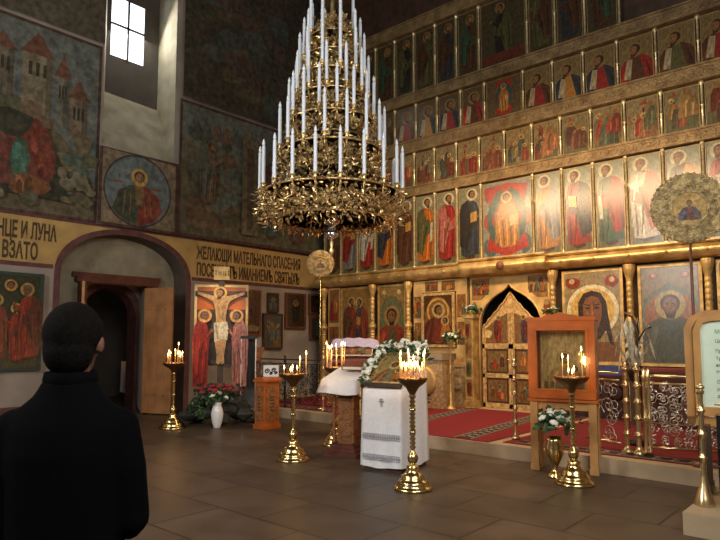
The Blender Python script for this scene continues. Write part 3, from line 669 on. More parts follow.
for s_ in (-1,):
    mb = B('old_gold'); mb.prism([(-6.93, YI-.05), (-6.93, YI-.27), (-6.73, YI-.27), (-6.73, YI-.05)], 'z', .18, 2.08)
    mb.box(-6.97, -6.69, YI-.31, YI-.03, 2.06, 2.14); mb.box(-6.97, -6.69, YI-.31, YI-.03, .19, .34)
    mb.m('icon_paint'); P = Paint(mb, lambda u, z, k: (u, YI-.272-.0006*k, z))
    for k, c in enumerate([(.38, .09, .05), (.14, .18, .13), (.45, .24, .08), (.3, .06, .05)]):
        zz = .42+k*.41; P.rect(-6.90, -6.76, zz, zz+.36, (.45, .32, .14)); saint(P, -6.83, zz+.01, .34, c, dk(c, .6), 0)
    add(mb, 'column')
for i_, (a, b) in enumerate(((-11.2, -9.72), (-9.52, -8.63), (-8.43, -7.02), (-4.92, -3.68), (-3.48, -2.43), (-2.23, -1.1))):
    mb = B('brocade' if i_ == 2 else 'panel_red')
    mb.box(a, b, YI-.10, YI, .22, 1.02); mb.box(a-.02, b+.02, YI-.13, YI, 1.02, 1.10); mb.box(a-.02, b+.02, YI-.13, YI, .19, .28)
    for k in range(3): mb.lathe([(.13, 0), (.15, .012), (.10, .03), (.04, .02), (0, .035)], (0, 0, 0), 14, M4=Matrix.Translation((a+(b-a)*(k+.5)/3, YI-.10, .65)) @ Matrix.Rotation(RD(90), 4, 'X'))
    add(mb, 'dado')
for (a, b, c, d) in ((-11.2, -10.78, 1.1, 2.95), (-8.43, -8.2, 1.1, 2.95), (-7.27, -7.0, 1.1, 2.95), (-8.2, -7.27, 1.1, 1.42), (-8.2, -7.27, 2.68, 2.95)):
    mb = B('gold_ground'); mb.box(a, b, YI-.04, YI+.05, c, d); add(mb, 'gilded_panel')
rr = random.Random(5)
for (a, b, c, d) in ((-11.15, -10.82, 1.2, 1.95), (-11.15, -10.82, 2.05, 2.9), (-8.41, -8.22, 1.5, 2.0), (-8.41, -8.22, 2.1, 2.6), (-7.25, -7.03, 2.1, 2.6), (-7.25, -7.03, 1.5, 2.0), (-8.1, -7.75, 2.7, 2.92), (-7.65, -7.3, 2.7, 2.92)):
    mb = B('icon_paint'); P = Paint(mb, lambda u, z, k: (u, YI-.044-.0006*k, z))
    P.rect(a, b, c, d, (.40, .20, .09)); feast(P, a+.01, b-.01, c+.01, d-.01, [(.42, .08, .05), (.52, .26, .08), (.12, .17, .14)], 4, rr)
    add(mb, 'small_painting', norm=False)

# ---- the icons themselves: board with raised frame, painted face
def icon(name, x0, x1, z0_, z1_, ground, draw, label, group=None, frame='icon_edge', fw=.014, paintm='icon_paint', y=YI-.045, th=.04, border=None, parent_plane=None):
    cx, w_, h = (x0+x1)/2, x1-x0, z1_-z0_
    mb = B(frame)
    mb.box(-w_/2, w_/2, 0, th, 0, h)
    for (a, b, c, d) in ((-w_/2, w_/2, 0, fw), (-w_/2, w_/2, h-fw, h), (-w_/2, -w_/2+fw, fw, h-fw), (w_/2-fw, w_/2, fw, h-fw)): mb.box(a, b, -.018, .001, c, d)
    o = mb.build(name, loc=(cx, y, z0_)); tag(o, label, 'icon', group)
    pm = B(paintm); P = Paint(pm, lambda u, z, k: (u, -.002-.0005*k, z))
    P.rect(-w_/2+fw, w_/2-fw, fw, h-fw, border or dk(ground, 1.25)); b = fw+.016*min(1, w_*1.4); P.rect(-w_/2+b, w_/2-b, b, h-b, ground)
    draw(P, -w_/2+b, w_/2-b, b, h-b); pm.build('painting', parent=o, norm=False)
    return o
CN = {'crimson': (.36, .035, .035), 'olive': (.15, .16, .07), 'ochre': (.50, .27, .07), 'dark blue': (.035, .06, .10), 'brown': (.14, .06, .035), 'green': (.06, .15, .10), 'orange': (.52, .20, .04), 'grey': (.28, .28, .28), 'white': (.60, .56, .50), 'black': (.02, .02, .025), 'rose': (.48, .20, .17)}
def side(k, n_left):   # place relative to the middle icon
    d = k-n_left
    if d == 0: return 'itself at'
    a = abs(d); return (ORD[a]+' ' if a > 1 else 'next ')+('right' if d > 0 else 'left')+' of'
GREY_G = (.42, .44, .36)
t2c = [('brown','olive'),('grey','crimson'),('dark blue','brown'),('black','orange'),('olive','brown'),('crimson','olive'),('orange','dark blue'),('crimson','rose'),('black','black'),None,('grey','ochre'),('crimson','green'),('crimson','dark blue'),('rose','white'),('ochre','black'),('crimson','white'),('green','brown'),('ochre','crimson')]
# left of the middle the colours follow the photograph from the row's end inwards
t2c = [('brown','olive'),('grey','crimson'),('crimson','white'),('orange','dark blue'),('brown','brown'),('olive','crimson'),('orange','dark blue'),('crimson','brown'),None,('ochre','grey'),('crimson','dark blue'),('green','crimson'),('white','rose'),('black','ochre'),('crimson','white'),('green','brown'),('ochre','crimson')]
t2c[7] = ('dark blue', 'black')
t2c[6] = ('crimson', 'rose')
t2c[5] = ('orange', 'olive')
random.seed(21)
for k in range(len(T2)-1):
    a, b = T2[k]+.035, T2[k+1]-.035
    if k == 8:
        icon('icon', a, b, 3.29, 4.93, (.33, .36, .33), lambda P, x0, x1, z0_, z1_: ([P.blob(x0+(x1-x0)*q, z0_+(z1_-z0_)*v, .16, .2, c, .2) for q, v, c in ((.15, .85, (.4, .06, .05)), (.85, .85, (.30, .36, .40)), (.12, .15, (.12, .2, .22)), (.88, .15, (.12, .18, .2)), (.12, .5, (.42, .10, .08)), (.9, .5, (.45, .2, .2)))], enthroned(P, 0, z0_+.02, z1_-z0_-.04, (x1-x0)*1.02)), 'widest icon of the tall standing-saints row, enthroned figure in ochre on red and blue')
        continue
    c1, c2 = t2c[k]; d = 1 if k < 8 else -1
    def dr(P, x0, x1, z0_, z1_, c1=c1, c2=c2, d=d, k=k):
        P.rect(x0, x1, z0_, z0_+.28, (.22, .22, .13)); P.blob(0, z0_+.28, (x1-x0)*.48, .08, (.26, .25, .15), .12)
        saint(P, 0, z0_+.03, (z1_-z0_)*.965, CN[c1], CN[c2], d, ['none', 'book', 'scroll'][k % 3], beard=k not in (7, 9), wide=1.1, halo=(.66, .60, .42))
    g = (.36, .39, .32) if k > 8 else ((.33, .33, .24) if k > 4 else (.24, .24, .16))
    icon('icon', a, b, 3.29, 4.93, g, dr, f'tall saint icon in {c1} and {c2}, {side(k, 8)} the widest tall icon')
t3p = [[(.32, .07, .045), (.40, .20, .09), (.14, .15, .09), (.30, .25, .15)], [(.34, .13, .07), (.22, .09, .05), (.42, .29, .13), (.20, .16, .10)], [(.12, .14, .10), (.30, .08, .05), (.33, .26, .14), (.14, .18, .14)]]
rr = random.Random(99)
NM3 = 8
for k in range(len(T3)-1):
    a, b = T3[k]+.04, T3[k+1]-.04; pal = t3p[k % 3]; nf = rr.choice([5, 6, 7, 8])
    look = ['red-robed', 'brown and ochre', 'green and red'][k % 3]
    icon('icon', a, b, 5.20, 5.98, rr.choice([(.38, .30, .16), (.34, .29, .18), (.30, .26, .15)]), lambda P, x0, x1, z0_, z1_, pal=pal, nf=nf: feast(P, x0, x1, z0_, z1_, pal, nf, rr),
         f'small square icon with a {look} crowd, {side(k, NM3)} its row middle')
for k in range(len(T4)-1):
    a, b = T4[k]+.04, T4[k+1]-.04; h = .87
    c1, c2 = [('crimson', 'dark blue'), ('brown', 'crimson'), ('olive', 'brown'), ('crimson', 'brown'), ('ochre', 'dark blue')][k % 5]
    if k == 7:
        def dr(P, x0, x1, z0_, z1_):
            enthroned(P, 0, z0_, z1_-z0_, (x1-x0)*.6)
        icon('icon', a, b, 6.31, 7.16, (.20, .15, .09), dr, 'widest icon of the prophets row, dark enthroned figure between dim wings'); continue
    def dr(P, x0, x1, z0_, z1_, c1=c1, c2=c2, k=k):
        bust(P, 0, z0_, (z1_-z0_)*.96, CN[c1], CN[c2], 1 if k < 7 else -1, halo=(.34, .25, .11))
        P.p([(x0+.04, z0_+.05), (x0+.16, z0_+.03), (x0+.2, z0_+.4), (x0+.1, z0_+.42)], (.48, .42, .30))
    icon('icon', a, b, 6.31, 7.16, (.30, .23, .12) if k > 7 else (.16, .12, .07), dr, f'prophet icon in {c1} and {c2}, {side(k, 7)} the widest prophet icon')
for k in range(len(T5)-1):
    a, b = T5[k]+.04, T5[k+1]-.04; c1, c2 = [('olive', 'brown'), ('dark blue', 'brown'), ('brown', 'green'), ('black', 'olive')][k % 4]
    def dr(P, x0, x1, z0_, z1_, c1=c1, c2=c2, k=k, w_=b-a):
        saint(P, 0, z0_+.03, (z1_-z0_)*.93, dk(CN[c1], .8), dk(CN[c2], .8), 1 if k < 7 else -1, 'none', halo=(.30, .22, .09))
        if w_ > .8: P.rect(x0, x1, z0_, z0_+.25, (.20, .05, .03))
    icon('icon', a, b, 7.46, 8.93, (.10, .085, .05), dr, f'dim highest-row saint icon in {c1} and {c2}, {side(k, 7)} its widest icon')
# local row
def arch_frame(P, x0, x1, z0_, z1_, col):
    w_ = x1-x0; h = z1_-z0_
    P.p([(x0, z1_), (x0, z1_-h*.32)]+[(x0+w_*t, z1_-h*.32+h*.20*sin(pi*t)**.7) for t in [i/12 for i in range(1, 12)]]+[(x1, z1_-h*.32), (x1, z1_)], col)
def l1(P, x0, x1, z0_, z1_):
    saint(P, x0+(x1-x0)*.28, z0_+.05, (z1_-z0_)*.86, (.34, .07, .04), (.20, .09, .05), 1); saint(P, x0+(x1-x0)*.74, z0_+.05, (z1_-z0_)*.84, (.10, .10, .14), (.36, .09, .05), -1, 'book')
icon('icon', -10.74, -9.74, 1.12, 2.93, (.42, .27, .10), l1, 'icon of two standing saints behind the lilac-draped desk, left end of the lowest row', fw=.05, frame='old_gold')
def l2(P, x0, x1, z0_, z1_):
    bust(P, 0, z0_, (z1_-z0_)*.78, (.22, .14, .09), (.40, .09, .05), 0, halo=(.45, .33, .14)); arch_frame(P, x0, x1, z0_, z1_, (.42, .30, .12))
    for s in (-1, 1): P.disc(s*.22, z1_-.12, .055, (.75, .65, .45))
icon('icon', -9.50, -8.65, 1.12, 2.93, (.24, .26, .16), l2, 'arched icon of a red-robed half-length saint right of the pair of saints', fw=.05, frame='old_gold')
def l3(P, x0, x1, z0_, z1_):
    P.blob(0, (z0_+z1_)/2, .36, .52, (.36, .19, .06), .03, 24); P.ring(0, z1_-.34, .25, .30, (.75, .50, .18)); bust(P, -.02, z0_+.05, (z1_-z0_)*.86, (.28, .06, .04), (.16, .04, .035), 1, True)
icon('icon', -8.17, -7.29, 1.44, 2.66, (.14, .06, .03), l3, 'dark red mother and child icon in a gilt frame left of the golden doors', fw=.06, frame='carved_gold', y=YI-.08)
def l4(P, x0, x1, z0_, z1_):
    w_ = x1-x0; P.rect(x0, x1, z0_, z0_+.36, (.32, .16, .06))
    P.disc(0, z1_-.70, .50, (.40, .30, .16), 40); P.disc(0, z1_-.70, .485, (.90, .84, .62), 40); P.disc(0, z1_-.70, .41, (.82, .60, .22), 40)
    for s in (-1, 1):
        P.blob(s*w_*.36, z1_-.17, .13, .11, (.38, .08, .05), .2); P.disc(s*w_*.37, z1_-.14, .05, (.75, .62, .38))
    H = (.07, .032, .018); zc = z1_-.70
    P.p([(-.27, zc-.06), (-.26, zc+.16), (-.16, zc+.32), (0, zc+.37), (.16, zc+.32), (.26, zc+.16), (.29, zc-.1), (.34, zc-.42), (.38, zc-.66), (.30, zc-.62), (.24, zc-.38), (.14, zc-.52), (0, zc-.60), (-.14, zc-.52), (-.20, zc-.38), (-.26, zc-.30)], H)
    F_ = (.34, .16, .07)
    P.p([(-.17, zc-.12), (-.175, zc+.1), (-.11, zc+.23), (0, zc+.27), (.11, zc+.23), (.175, zc+.1), (.17, zc-.12), (.11, zc-.32), (0, zc-.40), (-.11, zc-.32)], F_)
    P.p([(-.022, zc-.12), (.022, zc-.12), (.014, zc+.1), (-.014, zc+.1)], dk(F_, 1.7))
    for s in (-1, 1):
        P.p([(s*.045, zc+.055), (s*.13, zc+.06), (s*.12, zc+.03), (s*.055, zc+.025)], (.02, .01, .01)); P.p([(s*.03, zc+.10), (s*.14, zc+.12), (s*.14, zc+.10), (s*.04, zc+.085)], (.05, .02, .015))
        P.blob(s*.09, zc-.05, .035, .05, dk(F_, 1.35), .1)
    P.p([(-.06, zc-.2), (.06, zc-.2), (.04, zc-.23), (-.04, zc-.23)], (.22, .05, .035)); P.p([(-.09, zc-.25), (.09, zc-.25), (.04, zc-.44), (-.04, zc-.44)], H)
icon('icon', -4.86, -3.72, 1.14, 2.92, (.46, .38, .24), l4, 'big icon of a long-haired bearded face on a round golden halo', fw=.05, frame='old_gold')
def l5(P, x0, x1, z0_, z1_):
    P.rect(x0, x1, z0_, z1_, (.20, .27, .22)); 
    for s in (-1, 1): P.p([(s*.08, z0_+.5), (s*.38, z0_+.45), (s*.42, z0_+.95), (s*.25, z0_+1.2), (s*.08, z0_+.9)], (.45, .20, .06))
    bust(P, 0, z0_, (z1_-z0_)*.80, (.10, .14, .12), (.11, .13, .10), 0, halo=(.55, .45, .20))
    w_ = x1-x0
    P.p([(x0, z1_), (x0, z1_-.62), (x0+w_*.12, z1_-.48), (x0+w_*.32, z1_-.38), (0, z1_-.27), (x1-w_*.32, z1_-.38), (x1-w_*.12, z1_-.48), (x1, z1_-.62), (x1, z1_)], (.33, .26, .14))
    for s in (-1, 1): P.blob(s*.25, z1_-.14, .09, .06, (.36, .07, .05), .05); P.disc(s*.25, z1_-.13, .035, HALO)
icon('icon', -3.46, -2.43, 1.14, 2.92, (.30, .24, .13), l5, 'pointed-arch icon of a winged half-length figure right of the big bearded face', fw=.05, frame='old_gold')
icon('icon', -2.22, -1.1, 1.14, 2.92, (.20, .2, .14), l2, 'arched icon at the far right of the lowest row behind the text stand', fw=.05, frame='old_gold')

# royal doors
def royal_leaf(sgn, lab):
    mb = B('carved_gold'); W_ = .655
    pts = [(0, 0), (W_, 0), (W_, 1.66), (W_*.93, 1.72), (W_*.85, 1.75), (W_*.76, 1.84), (W_*.66, 1.88), (W_*.56, 1.97), (W_*.45, 2.02), (W_*.33, 2.13), (W_*.22, 2.18), (W_*.1, 2.30), (0, 2.38)]
    q = [(sgn*u, z) for u, z in pts]
    mb.prism(q, 'y', 0, .04)
    for (a, b, c, d) in ((0, .05, 0, 2.28), (W_-.05, W_, 0, 1.66), (0, W_, 0, .09), (0, W_, .62, .70), (0, W_, 1.22, 1.32)): mb.box(min(sgn*a, sgn*b), max(sgn*a, sgn*b), -.025, .001, c, d)
    mb.tube([(u, -.01, z) for u, z in q[2:]], .02, 6)
    for u, z in q[2:]: mb.ball((u, -.01, z), .022, n=6, m_=4)
    o = mb.build('royal_door', loc=(CX+sgn*.004, YI+.02, .2)); tag(o, lab, 'door')
    for (c, d, k) in ((.10, .61, 0), (.71, 1.21, 1), (1.33, 1.86, 2)):
        pm = B('icon_paint'); P = Paint(pm, lambda u, z, kk: (u, -.004-.0006*kk, z)); a, b = sorted((sgn*.07, sgn*(W_-.07)))
        if k < 2:
            P.rect(a, b, c, d, (.16, .08, .05)); P.rect(a+.04, b-.04, c+.04, d-.04, (.34, .22, .10)); feast(P, a+.05, b-.05, c+.05, d-.05, [(.38, .06, .04), (.48, .22, .07), (.20, .07, .05), (.12, .14, .12)], 4, rr)
        else:
            P.p([(a, c), (b, c), (b, d-.22 if sgn > 0 else d+.1), ((a+b)/2, d-.02), (a, d+.1 if sgn > 0 else d-.22)], (.36, .22, .10)); saint(P, (a+b)/2-sgn*.03, c+.01, .56, (.42, .07, .05) if sgn < 0 else (.12, .10, .16), (.22, .06, .05), -sgn, 'none', beard=False)
            P.disc((a+b)/2+sgn*.19, c+.2, .09, (.85, .66, .35))
        pm.build('painting', parent=o, norm=False)
    k = B('brass'); k.ball((sgn*.045, -.045, 1.0), .022, n=8, m_=6); k.build('door_knob', parent=o)
royal_leaf(-1, 'left leaf of the golden double doors with a pointed carved top')
royal_leaf(1, 'right leaf of the golden double doors with a pointed carved top')
mb = B('dark_back'); mb.box(X0, X1, YI+.9, YI+1.0, .18, 9); struct(mb.build('wall_altar'))

# ---------------------------------------------------------------- pictures on the north wall
def wall_picture(y0, y1, z0_, z1_, draw, label, ground, frame='dark_wood', fw=.05, X=XL+.03):
    o = icon('wall_icon', 0, y1-y0, 0, z1_-z0_, ground, draw, label, frame=frame, fw=fw)
    o.location = (X+.045, (y0+y1)/2, z0_); o.rotation_euler.z = WALL; return o
def wi(P, x0, x1, z0_, z1_):
    w_ = x1-x0
    P.rect(x0, x1, z0_, z0_+.3, (.10, .12, .07)); 
    saint(P, x0+w_*.30, z0_+.08, 1.15, (.45, .36, .34), (.12, .14, .22), 1, halo=(.60, .45, .18)); saint(P, x0+w_*.55, z0_+.08, 1.2, (.30, .06, .05), (.36, .1, .07), 0, halo=(.60, .45, .18))
    saint(P, x0+w_*.78, z0_+.08, 1.05, (.42, .06, .05), (.30, .07, .05), -1, halo=(.80, .60, .25)); saint(P, x0+w_*.90, z0_+.12, 1.38, (.42, .07, .05), (.20, .06, .05), -1, halo=(.62, .42, .18))
    head(P, x0+w_*.68, z1_-.17, .07, 0, (.70, .45, .15)); saint(P, x0+w_*.12, z0_+.08, 1.3, (.20, .10, .07), (.10, .12, .10), 1)
wall_picture(2.90, 4.62, 1.04, 2.82, wi, 'large dark green icon of several red-robed standing saints left of the arched doorway', (.06, .09, .055), 'green_frame', fw=.06)
wall_picture(8.92, 9.80, 1.70, 2.84, lambda P, a, b, c, d: (saint(P, .15, c+.1, .9, (.24, .08, .05), (.14, .07, .05), -1, halo=(.3, .2, .08)), P.blob(.1, c+.12, .3, .08, (.4, .33, .2), .1)), 'brown icon on the wall just right of the crucifix', (.13, .065, .03), 'brown_wood')
wall_picture(10.02, 10.38, 2.30, 2.80, lambda P, a, b, c, d: bust(P, 0, c, .36, (.10, .10, .10), (.16, .16, .15), 0, halo=(.3, .26, .16)), 'smallest dark icon, hung directly above a grey-green one on the white wall', (.05, .055, .05))
wall_picture(9.88, 10.52, 1.37, 2.28, lambda P, a, b, c, d: feast(P, a, b, c, d, [(.14, .16, .13), (.22, .20, .16), (.08, .10, .08)], 6, random.Random(4)), 'grey-green many-figured icon in a black frame under the smallest icon', (.13, .14, .11))
wall_picture(10.62, 11.34, 1.90, 2.84, lambda P, a, b, c, d: (P.p([(-.12, c+.1), (.12, c+.1), (.14, c+.5), (.05, d-.2), (-.05, d-.2), (-.14, c+.5)], (.04, .04, .05)), head(P, 0, d-.2, .06, 0, (.4, .3, .15))), 'brown-framed icon with one dark cone-shaped robed figure', (.12, .075, .045), 'brown_wood')
wall_picture(11.47, 12.08, 2.30, 2.85, lambda P, a, b, c, d: bust(P, 0, c, .4, (.12, .07, .05), (.07, .05, .04), 0, halo=(.22, .15, .07)), 'upper dark square icon of the pair beside the screen, behind the brass rod', (.05, .04, .03), 'brown_wood')
wall_picture(11.50, 12.12, 1.61, 2.26, lambda P, a, b, c, d: saint(P, 0, c+.03, .5, (.30, .32, .34), (.20, .22, .24), 1, halo=(.4, .36, .24)), 'lower grey icon of the pair beside the screen, figure in pale robes', (.10, .11, .11), 'brown_wood')

# ---------------------------------------------------------------- chandelier
CHX, CHY = -6.0, 6.2
ch = tag(empty('chandelier', (CHX, CHY, 0)), 'huge many-tiered brass chandelier with white candle-shaped lamps hanging above the nave', 'chandelier')
def spiral(mb, c, r, a0, turns, plane, th=.006, n=14, sgn=1):
    """a scroll in the plane spanned by two unit vectors"""
    U, V = plane; pts = []
    for i in range(n+1):
        t = i/n; rr_ = r*(1-t*.85); a = a0+sgn*2*pi*turns*t; pts.append(Vector(c)+U*(rr_*cos(a))+V*(rr_*sin(a)))
    mb.tube(pts, th, 4, True, False)
def leaf(mb, a, b, w_, n_):
    a = Vector(a); b = Vector(b); d = b-a; s_ = d.cross(Vector(n_)).normalized()*w_; m1 = a+d*.35; m2 = a+d*.7
    up = Vector(n_).normalized()*w_*.5
    P_ = [a, m1+s_, m2+s_*.7, b, m2-s_*.7, m1-s_]; mid = a+d*.55+up
    v = [mb.bm.verts.new(p) for p in P_]; c = mb.bm.verts.new(mid)
    for i in range(6): mb.face([v[i], v[(i+1) % 6], c])
def arm_mesh(R_, drop, seed, skirt):
    """an arm in the local XZ plane running from the stem out to radius R_, cup at z=0"""
    r_ = random.Random(seed); mb = B('chandelier_brass'); UX, UZ, UY = Vector((1, 0, 0)), Vector((0, 0, 1)), Vector((0, 1, 0))
    pts = [(R_*.12, 0, -drop*.25), (R_*.35, 0, -drop*.75), (R_*.62, 0, -drop*.8), (R_*.85, 0, -drop*.55), (R_*.98, 0, -.17), (R_, 0, -.04)]
    mb.tube(pts, [.014, .013, .012, .011, .010, .010], 5)
    mb.lathe([(.010, -.06), (.034, -.05), (.014, -.03), (.042, 0), (.046, .012), (.020, .016)], (R_, 0, 0), 8)
    W_ = R_*2*pi/18*.5
    ns = 9 if skirt else 6
    for k in range(ns):
        t = .25+.75*k/(ns-1); x = R_*t; z = -drop*(.15+.7*r_.random())*(1.1-.3*t); y = r_.uniform(-W_, W_)*t
        spiral(mb, (x, y, z), r_.uniform(.035, .065), r_.uniform(0, 6.3), r_.choice([1.2, 1.6]), (UX*.4+UY*.9, UZ) if r_.random() < .6 else (UX, UZ), .006, 9, r_.choice([-1, 1]))
    for k in range(70 if skirt else 34):
        t = r_.uniform(.55, 1.06); x = R_*t; y = r_.uniform(-W_, W_)*t; z = -drop*r_.uniform(.02, 1.)*(1 if skirt else .8)-.02
        dv = Vector((r_.uniform(-.4, 1), r_.uniform(-.8, .8), r_.uniform(-1, .35))).normalized()*r_.uniform(.05, .11)
        leaf(mb, (x, y, z), Vector((x, y, z))+dv, r_.uniform(.010, .024), (1, r_.uniform(-1, 1), r_.uniform(-.4, .6)))
    if skirt:
        for k in range(0):
            y = (k-2.5)/2.5*W_; x = math.sqrt(max(.01, (R_*.93)**2-y*y)); zt = -drop-.02+.05*((k % 2))
            leaf(mb, (x, y, -drop*.75), (x-.03, y, zt-.07), .03, (1, 0, .2)); mb.ball((x-.02, y, zt-.1), .009, .009, .016, 5, 4)
    return mb
TIERS = [(1.02, 3.71, 20, .46, RD(-2), True), (.76, 4.33, 16, .40, RD(5), True), (.62, 4.78, 16, .34, RD(-4), False), (.53, 5.13, 12, .30, RD(8), False), (.48, 5.44, 12, .28, 0, False), (.41, 5.74, 10, .28, 0, False), (.33, 6.05, 8, .28, 0, False)]
base_dir = math.atan2(-CHY, -CHX)   # towards the viewer's side of the nave
cm = B('candle_white'); cm.lathe([(.026, 0), (.027, .02), (.024, .05), (.0235, .56), (.019, .575), (.012, .58)], n=8); cme = cm.build('electric_candle', parent=ch); 
bm_ = B('bulb_glass'); bm_.lathe([(.012, .578), (.021, .60), (.020, .63), (.010, .665), (0, .69)], n=8); bme = bm_.build('bulb', parent=cme)
first = True
for ti, (R_, z, n, drop, off, sk) in enumerate(TIERS):
    am = arm_mesh(R_, drop, 40+ti, sk).build('arm', parent=ch, norm=False)
    rg = B('chandelier_brass'); rg.lathe([(R_*.95-.0, -.06), (R_*.97, -.075), (R_*.98, -.05), (R_*.96, -.04), (R_*.95, -.06)], (0, 0, z), 40)
    rg.lathe([(R_*.74, -drop*.9), (R_*.76, -drop*.94), (R_*.76, -drop*.86), (R_*.74, -drop*.9)], (0, 0, z), 32); rg.build('ring', parent=ch)
    for k in range(n):
        a = base_dir+off+2*pi*(k+.45)/n
        o = am if k == 0 else am.copy()
        if k: COL.objects.link(o)
        o.location = (0, 0, z); o.rotation_euler.z = a
        c = cme if first else cme.copy()
        if not first: COL.objects.link(c); b2 = bme.copy(); COL.objects.link(b2); b2.parent = c
        first = False
        c.location = (R_*cos(a), R_*sin(a), z+.01); sc = .90 if ti < 2 else .85; c.scale = (1, 1, sc)
mb = B('chandelier_brass')
pr = [(.02, 3.50), (.16, 3.56), (.20, 3.66), (.10, 3.80), (.06, 3.9), (.11, 4.0), (.13, 4.1), (.05, 4.2), (.04, 4.35), (.12, 4.42), (.10, 4.5), (.04, 4.6), (.04, 4.8), (.10, 4.9), (.11, 5.0), (.04, 5.1), (.035, 5.3), (.09, 5.38), (.04, 5.5), (.035, 5.7), (.08, 5.8), (.03, 5.9), (.03, 6.2), (.07, 6.3), (.03, 6.4), (.02, 7.2)]
mb.lathe(pr, n=16); mb.tube([(0, 0, 7.2), (0, 0, ZT)], .012, 6); mb.build('stem', parent=ch)
# dense scrollwork drum between the tiers
r_ = random.Random(77); mb = B('chandelier_brass')
for k in range(700):
    z = r_.uniform(3.45, 6.25); a = r_.uniform(0, 2*pi); rad = max(.14, (.84-(z-3.55)*.225))*r_.uniform(.5, 1.0)
    c = Vector((rad*cos(a), rad*sin(a), z)); T = Vector((-sin(a), cos(a), 0)); spiral(mb, c, r_.uniform(.03, .06), r_.uniform(0, 6.3), 1.4, (T, Vector((cos(a)*.3, sin(a)*.3, 1)).normalized()), .0065, 8, r_.choice([-1, 1]))
for k in range(2600):
    z = r_.uniform(3.42, 6.3); a = r_.uniform(0, 2*pi); rad = max(.14, (.90-(z-3.5)*.225))*r_.uniform(.5, 1.)
    c = Vector((rad*cos(a), rad*sin(a), z)); leaf(mb, c, c+Vector((r_.uniform(-.07, .07), r_.uniform(-.07, .07), r_.uniform(-.1, .07))), r_.uniform(.012, .026), (cos(a), sin(a), r_.uniform(-.4, .5)))
for k in range(1500):
    a = r_.uniform(0, 2*pi); rad = .98*math.sqrt(r_.uniform(.06, 1)); z = 3.62-.16*(1-rad)-r_.uniform(.0, .30)
    c = Vector((rad*cos(a), rad*sin(a), z)); leaf(mb, c, c+Vector((r_.uniform(-.06, .06), r_.uniform(-.06, .06), r_.uniform(-.09, .02))), r_.uniform(.010, .020), (cos(a), sin(a), r_.uniform(-1, .2)))
mb.build('scrollwork', parent=ch, norm=False)
mb = B('copper'); mb.lathe([(.0, 3.42), (.22, 3.44), (.30, 3.48), (.31, 3.52), (.2, 3.53)], n=24); mb.build('copper_dish', parent=ch)
mb = B('silver_glass'); mb.ball((0, 0, 3.30), .13, .13, .085, 16, 8); mb.ball((0, 0, 3.10), .10, .10, .075, 16, 8); mb.lathe([(.035, 3.36), (.03, 3.42)], n=8); mb.lathe([(.06, 3.16), (.06, 3.22)], n=10); mb.build('silver_ball', parent=ch)
mb = B('chandelier_brass'); mb.lathe([(.0, 2.76), (.018, 2.8), (.04, 2.86), (.014, 2.91), (.035, 2.97), (.02, 3.04)], n=10); mb.build('finial', parent=ch)

# ---------------------------------------------------------------- candle stands and their tapers
def stand(loc, label, H_=1.17, rb=.19, rp=.155, twist=True):
    o = tag(empty('candle_stand', loc), label, 'candle stand')
    b = B('brass'); b.lathe([(rb, 0), (rb*1.02, .015), (rb*.95, .035), (rb*.80, .05), (rb*.84, .07), (rb*.72, .10), (rb*.60, .12), (rb*.62, .14), (rb*.42, .17), (rb*.30, .21), (rb*.34, .24), (rb*.16, .27)], n=28); b.build('base', parent=o)
    s = B('brass'); pr = [(.028, .26), (.05, .29), (.062, .33), (.045, .37), (.024, .40)]
    z = .42
    while z < H_-.22: pr += [(.019, z), (.036, z+.022)]; z += .044
    pr += [(.03, H_-.21), (.042, H_-.19), (.022, H_-.16), (.03, H_-.13), (.02, H_-.10)]
    for zz in (.62, .86): pr += []
    s.lathe(pr, n=12)
    for zz in (.60, .84): s.lathe([(.02, zz-.02), (.036, zz-.01), (.038, zz+.01), (.02, zz+.02)], n=12)
    s.build('stem', parent=o)
    c = B('dark_bronze'); c.lathe([(.03, H_-.17), (.045, H_-.14), (rp*.45, H_-.09), (rp*.9, H_-.035), (rp, H_-.005), (rp*1.03, H_+.012), (rp*.98, H_+.014), (rp*.9, H_-.008), (0, H_-.010)], n=28)
    for r0, nn in ((rp*.78, 12), (rp*.45, 7)):
        for k in range(nn): a = 2*pi*k/nn; c.lathe([(.012, 0), (.013, .022), (.008, .022)], (r0*cos(a), r0*sin(a), H_-.010), 6)
    c.build('candle_tray', parent=o); return o
def taper_proto():
    w_ = B('wax'); w_.lathe([(.0062, 0), (.0055, .98), (.002, 1.)], n=6); t = w_.build('wax_taper')
    f_ = B('flame'); f_.lathe([(.0, 0), (.0075, .012), (.0085, .022), (.005, .04), (0, .062)], n=6); f = f_.build('flame', parent=t); return t, f
PT, PF = taper_proto(); used_pt = [False]
def tapers(cx, cy, z, rp, specs, label, group, power, seed=1, lh=.16, red=False):
    r_ = random.Random(seed)
    for (a, rr_, h) in specs:
        if used_pt[0]: t = PT.copy(); COL.objects.link(t); f = PF.copy(); COL.objects.link(f); f.parent = t
        else: t, f = PT, PF; used_pt[0] = True
        t.location = (cx+rp*rr_*cos(a), cy+rp*rr_*sin(a), z); t.scale = (1, 1, h); f.scale = (1, 1, 1/h)
        t.rotation_euler = (r_.uniform(-.05, .05), r_.uniform(-.05, .05), 0); f.location = (0, 0, 1.0)
        tag(t, label, 'candle', group)
    if power: point('candle_glow', (cx, cy, z+lh), power, (1., .50, .18), .06)
S1 = (-10.02, 6.22); S2 = (-6.16, 5.64); S3 = (-4.00, 5.40); S4 = (-2.80, 6.78); S5 = (-6.55, 6.86)
r_ = random.Random(5)
stand((*S1, 0), 'brass candle stand full of lit tapers between the open plank door and the crucifix', 1.17, .24, .20)
